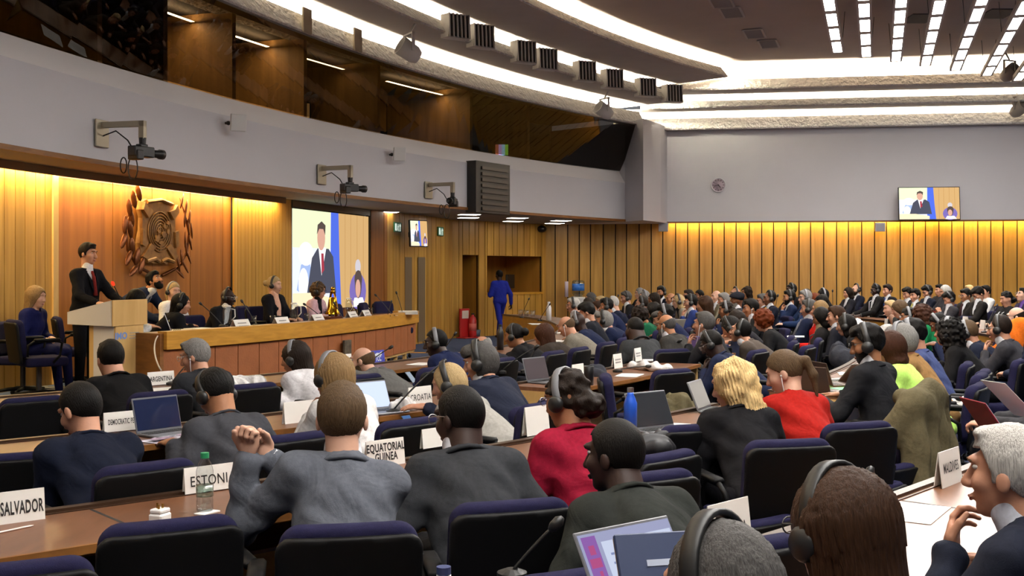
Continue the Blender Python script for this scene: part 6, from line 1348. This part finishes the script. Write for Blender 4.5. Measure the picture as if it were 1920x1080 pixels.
# cloths, bags, coats
WCL = cloth('dcd8d4', .8, 'white_cloth', 120); GCL = cloth('3a3c44', .9, 'grey_cloth', 120); OCL = cloth('6b6248', .9, 'olive_cloth', 160)
crumple(756, 770, .18, .14, .1, 'crumpled white plastic bag beside the pale-screen laptop', 'bag', WCL, 'plastic_bag', seed=3); crumple(1222, 694, .55, .2, .09, 'long white cloth bag lying across the CUBA desk', 'bag', WCL, 'cloth_bag', seed=5, turn=60)
crumple(455, 730, .35, .25, .13, 'white cloth bundle on the front desk left of the long-haired woman', 'bag', WCL, 'cloth_bag', seed=8); crumple(1125, 700, .34, .24, .14, 'dark grey jacket heaped behind the CUBA sign', 'jacket', GCL, 'folded_jacket', seed=11, z=.72, dd=9.9)
crumple(1242, 842, .34, .24, .12, 'dark shoulder bag on the desk right of the dark green suit', 'bag', mat('bag_black', '1a1a1e', .6), 'shoulder_bag', seed=13, dd=5.6); crumple(1597, 622, .5, .35, .3, 'white patterned plastic bag on a navy chair before the bald bearded man', 'bag', WCL, 'plastic_bag', seed=4, z=.72, dd=17)
crumple(1795, 718, .34, .25, .2, 'white plastic bag on the seat right of the slate blue jacket', 'bag', WCL, 'plastic_bag', seed=21, z=.5, dd=8.8); crumple(1270, 735, .45, .35, .3, 'khaki cloth bundle on the empty chair by the CUBA desk', 'coat', OCL, 'folded_coat', seed=17, z=.45, dd=8.6)
crumple(1583, 660, .5, .4, .32, 'grey jacket and bag on the lap of the black-bob woman', 'jacket', GCL, 'folded_jacket', seed=19, z=.6, dd=12.6)
# olive coat hung over a chair back
x, y, zz = atd(1733, 716, 6.6); rz = along(x, y); ch = chair(x-(-math.sin(rz))*-.29, y+math.cos(rz)*.29, 0, rz, 'chair hidden under the hanging olive coat')
f = Field(np.arange(-.42, .42, .012), np.arange(-.6, .1, .012), np.arange(.1, 1.12, .012))
f.cone((-.2, -.27, .9), (.2, -.27, .9), .075, .075, 0); f.cone((-.2, -.3, .86), (-.24, -.33, .3), .07, .1, .06, False, (1.3, .75, 1)); f.cone((.2, -.3, .86), (.27, -.34, .3), .07, .11, .06, False, (1.3, .75, 1)); f.cone((0, -.31, .86), (0, -.34, .3), .16, .24, .08, False, (1, .35, 1))
f.cone((-.13, -.2, .93), (.02, -.34, .8), .05, .03, .02); f.cone((.02, -.34, .8), (.19, -.24, .9), .03, .05, .02); f.cone((-.27, -.26, .86), (-.37, -.12, .62), .065, .06, .03); f.cone((-.37, -.12, .62), (-.34, -.02, .5), .06, .055, .02)
f.warp(lambda X, Y, Z: .024*np.sin(34*X+1.5*np.sin(6*Z)+10*Y)*np.clip((.95-Z)*2.6, 0, 1)+.005*np.sin(22*Z+14*X)); me = f.mesh('coat'); me.materials[0] = OCL
o = inst(me, 'coat'); o.location = ch.location; o.rotation_euler.z = rz; tag(o, 'olive trench coat draped over a chair back at right', 'coat')
f = Field(np.arange(-.26, .27, .016), np.arange(-.2, .22, .016), np.arange(-.3, .3, .016)); f.ell((0, 0, 0), (.2, .1, .2), None, 0); f.cone((.1, 0, .12), (-.12, .03, -.14), .1, .1, .04); f.warp(lambda X, Y, Z: .012*np.sin(24*X+18*Z)); me = f.mesh('scarf'); me.materials[0] = cloth('d86a1c')
o = inst(me, 'scarf'); o.location = atd(1902, 634, 11.9); tag(o, 'bright orange garment held by the bald bearded man at right edge', 'scarf')
t = laptop(1862, 800, 'red laptop with white screen held at the right edge', w=.3, opening=125, turn=40, d=6.0, z=.8, body=mat('lap_red', '8a2030', .4), screen=emit('lap_screen3', 'c8ccd0', .7))
o = sheet(1893, 757, .21, .297, 50, 'grey sheet held above the red laptop', d=6.2, z=.95); o.rotation_euler = (.75, 0, o.rotation_euler.z)
ro, HT, W, P_ = PEOPLE[[l for l in PEOPLE if l.startswith('white-haired man in navy')][0]]
b = MB(); b.tube([(.033*math.cos(q_), 0, .033*math.sin(q_)) for q_ in np.linspace(0, 2*PI, 17)[:-1]], .008, 6, 0, False, True); b.lathe([(0, .03), (.018, .03), (.018, .042), (0, .043)], 16)
M = frame(W[-1]+V3(0, -.0, -.012), V3(0, .25, 1), V3(-1, .2, 0)); o = inst(b.mesh('wristwatch', SILV, True), 'wristwatch', ro, M); tag(o, 'steel wristwatch')
# microphones on the desks
MI = [((800, 735), (830, 683)), ]
micpx((322, 722), (358, 676), Z1, 'gooseneck microphone across the ARGENTINA sign'); micpx((737, 775), (827, 682), Z1, 'gooseneck microphone between the white bag and bald man', dd=.1); micpx((690, 685), (730, 653), Z1, 'gooseneck microphone leaning over the blue TCC sign')
micpx((832, 660), (852, 628), Z1, 'gooseneck microphone right of the navy blue suit head'); micpx((978, 596), (991, 562), Z1, 'first gooseneck microphone at the far end of the front desk'); micpx((1012, 602), (1030, 572), Z1, 'second gooseneck microphone at the far end of the front desk')
micpx((1158, 698), (1212, 687), Z1, 'microphone lying along the white cloth bag'); micpx((1230, 668), (1272, 640), Z1, 'gooseneck microphone before the violet laptop'); micpx((1828, 905), (1868, 868), Z1, 'curved gooseneck microphone by the MALDIVES sign'); micpx((940, 700), (1003, 652), Z1, 'gooseneck microphone before the auburn hair')
micpx((960, 1085), (1035, 990), Z1, 'black gooseneck microphone at the bottom edge before the laptop'); micpx((1600, 945), (1625, 893), Z1, 'microphone head above the brown-haired woman'); micpx((1155, 560), (1159, 556), Z1, 'thin microphone at the far benches', d=22); micpx((1448, 607), (1458, 556), Z1, 'gooseneck microphone before the yellow-tie man', d=19); micpx((1562, 612), (1561, 547), Z1, 'gooseneck microphone by the oak wall', d=22); micpx((1845, 616), (1868, 575), Z1, 'gooseneck microphone on the right benches', d=17); micpx((985, 700), (1003, 655), Z1, 'microphone behind the black laptop', d=10.2)
for px, py in ((976, 592), (987, 593), (999, 594)): tumbler(px, py, Z1, {976: 'leftmost tumbler on the far end of the front desk', 987: 'middle tumbler on the far end of the front desk', 999: 'rightmost tumbler on the far end of the front desk'}[px], h=.13, r=.05)
# on the dais
ZD = .968
def dsg(px, py, label): 
    x, y = at(px, py, ZD+.03); t = empty('name_sign', (x, y, ZD), math.atan2(y-DCY, x-DCX)+PI/2, label, 'sign', 'dais name signs')
    b = MB(); b.prism([(-.11, 0), (-.0, 0), (-.0, .005), (-.055, .12)], 0, .01); b = MB(); b.add([(-.15, -.06, 0), (.15, -.06, 0), (.15, 0, .11), (-.15, 0, .11), (-.15, .06, 0), (.15, .06, 0)], [(0,1,2,3), (3,2,5,4)]); b.build('card', CARD, t)
    b = MB(); [b.add([(-.1, -.045+.02*i-.012, .03+.037*i-.006), (.1-.03*i, -.045+.02*i-.012, .03+.037*i-.006), (.1-.03*i, -.04+.02*i-.012, .042+.037*i-.006), (-.1, -.04+.02*i-.012, .042+.037*i-.006)], [(0,1,2,3)]) for i in range(2)]; b.build('print', mat('faint_print', '8d8a86', .7), t)
for px, py, lab in ((451, 611, 'white name sign before the bald man on the dais'), (527, 606, 'white name sign before the blonde woman on the dais'), (594, 600, 'white name sign before the pink jacket on the dais'), (659, 594, 'white name sign left of the black chair on the dais'), (685, 591, 'white name sign before the black chair on the dais')): dsg(px, py, lab)
for px, py, lab in ((426, 611, 'water pitcher before the bald man on the dais'), (551, 603, 'water pitcher before the blonde woman on the dais'), (654, 588, 'water pitcher right of the brass bell')): pitcher(px, py, ZD, lab)
for px, py, lab in ((476, 606, 'tumbler right of the bald man on the dais'), (511, 605, 'tumbler left of the blonde name sign'), (575, 600, 'tumbler before the pink jacket'), (667, 590, 'tumbler by the pitcher at the empty place'), (695, 588, 'tumbler by the black chair'), (734, 586, 'tumbler at the dais end')): tumbler(px, py, ZD, lab, h=.1, r=.04)
x, y = at(624, 597, ZD+.02); t = empty('ships_bell', (x, y, ZD), math.radians(-60), 'shiny brass bell on a wooden base on the dais', 'bell'); BR = mat('polished_brass', 'c79a2c', .18, 1.)
b = MB(); b.rbox(-.16, .16, -.1, .1, 0, .055, .01); b.build('base', mat('bell_base', '5a2a16', .35), t); b = MB(); b.lathe([(0, .33), (.04, .33), (.06, .3), (.075, .2), (.085, .13), (.12, .085), (.118, .08), (.08, .12), (0, .12)], 22); b.build('bell', BR, t, True)
b = MB(); b.tube([(-.13, 0, .05), (-.12, 0, .3), (-.06, 0, .4), (0, 0, .43), (.06, 0, .4), (.12, 0, .3), (.13, 0, .05)], [.02, .014, .02, .016, .02, .014, .02], 8); b.ball((0, 0, .45), .035, 8); b.ball((-.05, .02, .42), .03, 8); b.ball((.06, -.02, .41), .03, 8); b.build('yoke', BR, t, True)
b = MB(); b.tube([(0, 0, .2), (0, 0, .07)], .014, 6); b.build('clapper', BLACKP, t)
laptop(322, 613, 'silver tablet on a stand with yellow note at the dais end', z=ZD, w=.34, opening=110, turn=0, body=SILV, d=13.2); 
tl = [o for o in bpy.data.objects if o.get('label', '').startswith('silver tablet')][0]; tl.rotation_euler.z = math.radians(105); b = MB(); b.box(.02, .09, .03, .034, .06, .13); b.build('sticky_note', mat('note_yellow', 'd8d48a', .7), tl)
sheet(372, 614, .3, .2, 0, 'grey document pile right of the tablet on the dais', z=ZD, n=6, d=13.6); sheet(765, 577, .4, .3, 10, 'white paper stack at the dais end', z=ZD, n=12, d=18.6, thick=.004); sheet(735, 586, .3, .2, 0, 'white papers near the dais end microphones', z=ZD, n=2, d=18.0)
for b_, tp, d, lab in (((417, 612), (378, 571), 14.2, 'gooseneck microphone left of the bald man on the dais'), ((480, 607), (455, 567), 14.4, 'gooseneck microphone right of the bald man on the dais'), ((608, 597), (573, 572), 15.8, 'gooseneck microphone before the pink jacket'), ((643, 594), (628, 571), 16.2, 'gooseneck microphone beside the brass bell'), ((735, 588), (706, 555), 17.8, 'gooseneck microphone right of the black chair'), ((755, 580), (744, 551), 18.4, 'last gooseneck microphone at the dais end'), ((727, 590), (733, 568), 17.6, 'short microphone at the dais end')): micpx(b_, tp, ZD, lab, d=d)
m_ = mic(-4.62, 13.35, 1.2, atd(213, 534, 13.2), 'red-lit gooseneck microphone on the lectern', red=True)
# white cable looping from the dais end to the front desk
p0 = V3(*atd(316, 622, 12.9)); p3 = V3(*atd(302, 694, 10.2)); b = MB(); c1 = V3(*atd(282, 620, 12.6)); c2 = V3(*atd(285, 670, 11.2)); b.tube([(1-s)**3*p0+3*s*(1-s)**2*c1+3*s*s*(1-s)*c2+s**3*p3 for s in np.linspace(0, 1, 20)], .008, 6); tag(b.build('cable', mat('white_cable', 'b8b4ae', .5), None, True), 'white cable hanging from the dais end to the ARGENTINA desk', 'cable')
# alcove monitor, fire point, water dispenser
p = wp(wu(975), -.35); t = empty('monitor', (p[0], p[1], ob+.02), math.radians(70), 'black desktop monitor standing in the wall alcove', 'monitor'); b = MB(); b.rbox(-.3, .3, -.02, .03, .12, .5, .01); b.build('screen', BLACKP, t); b = MB(); b.box(-.03, .03, 0, .03, 0, .2); b.box(-.12, .12, -.08, .1, 0, .02); b.build('stand', BLACKP, t)
RED = mat('fire_red', 'a81c1c', .4)
p = wp(wu(859), .22); t = empty('fire_point', (*p, 0), facing(WN), 'red fire point stand against the oak wall', 'stand'); b = MB(); b.rbox(-.17, .17, -.03, .03, .03, .75, .01); b.rbox(-.2, .45, -.22, .1, 0, .03, .01); b.build('stand', RED, t); b = MB(); b.box(-.12, .12, -.036, -.03, .5, .7); b.build('notice', mat('notice', 'c8b8a8', .6), t)
p = wp(wu(868), .34); t = empty('fire_extinguisher', (*p, .03), facing(WN)+.3, 'red fire extinguisher standing on the fire point', 'extinguisher'); b = MB(); b.lathe([(0, 0), (.095, 0), (.1, .03), (.1, .42), (.07, .5), (.03, .53), (.03, .56), (0, .56)], 18); b.build('cylinder', RED, t, True)
b = MB(); b.box(-.05, .07, -.015, .015, .56, .6); b.tube([(.03, 0, .56), (.1, -.03, .5), (.12, -.03, .3), (.11, -.03, .15)], .014, 6); b.build('valve_hose', BLACKP, t); b = MB(); b.lathe([(.101, .16), (.101, .34)], 18); b.build('label', mat('ext_label', 'c05a50', .5), t, True)
p = wp(wu(880), .1); b = MB(); b.lathe([(0, 0), (.13, 0), (.15, .2), (.14, .2), (.12, .02), (0, .02)], 16); o = b.build('waste_bin', mat('bin_grey', '4a5664', .5), None, True); o.location = (*wp(wu(877), .25), 0); tag(o, 'small grey waste bin right of the extinguisher', 'bin')
t = empty('water_dispenser', (*rpt(ru(1087), .5), 0), facing(RN), 'water dispenser with blue bottle in front of the oak wall', 'water dispenser'); b = MB(); b.rbox(-.2, .2, -.2, .2, 0, 1.0, .03); b.build('cabinet', WHITEP, t)
BW = mat('water_blue', '3b78d0', .15, var=.25, vscale=8); b = MB(); b.lathe([(0, 1.0), (.1, 1.0), (.17, 1.1), (.17, 1.2), (.16, 1.22), (.17, 1.24), (.17, 1.42), (.12, 1.46), (0, 1.46)], 18); b.build('bottle', glass('dispenser_bottle', (.75, .85, .95), .05, gl=.1), t, True); b = MB(); b.lathe([(.172, 1.17), (.172, 1.36)], 18); b.build('label', BW, t, True)
b = MB(); b.lathe([(.05, 0), (.05, .42)], 12, 0, None, (-.32, 0, 1.0)); b.build('cup_tube', mat('cup_tube', 'cbb9c4', .4), t, True)
x, y = atd(100, 700, 13.9)[:2]; b = MB(); 
for i in range(5): b.tube([(.15*math.cos(a*1.3+i)+.1*math.sin(2*a+i), .12*math.sin(a+i*2), .012+.006*i) for a in np.linspace(0, 6, 24)], .007, 5)
o = b.build('cable', GREYP, None, True); o.location = (x, y, STG); tag(o, 'tangle of grey cables on the stage behind the woman in blue', 'cable')
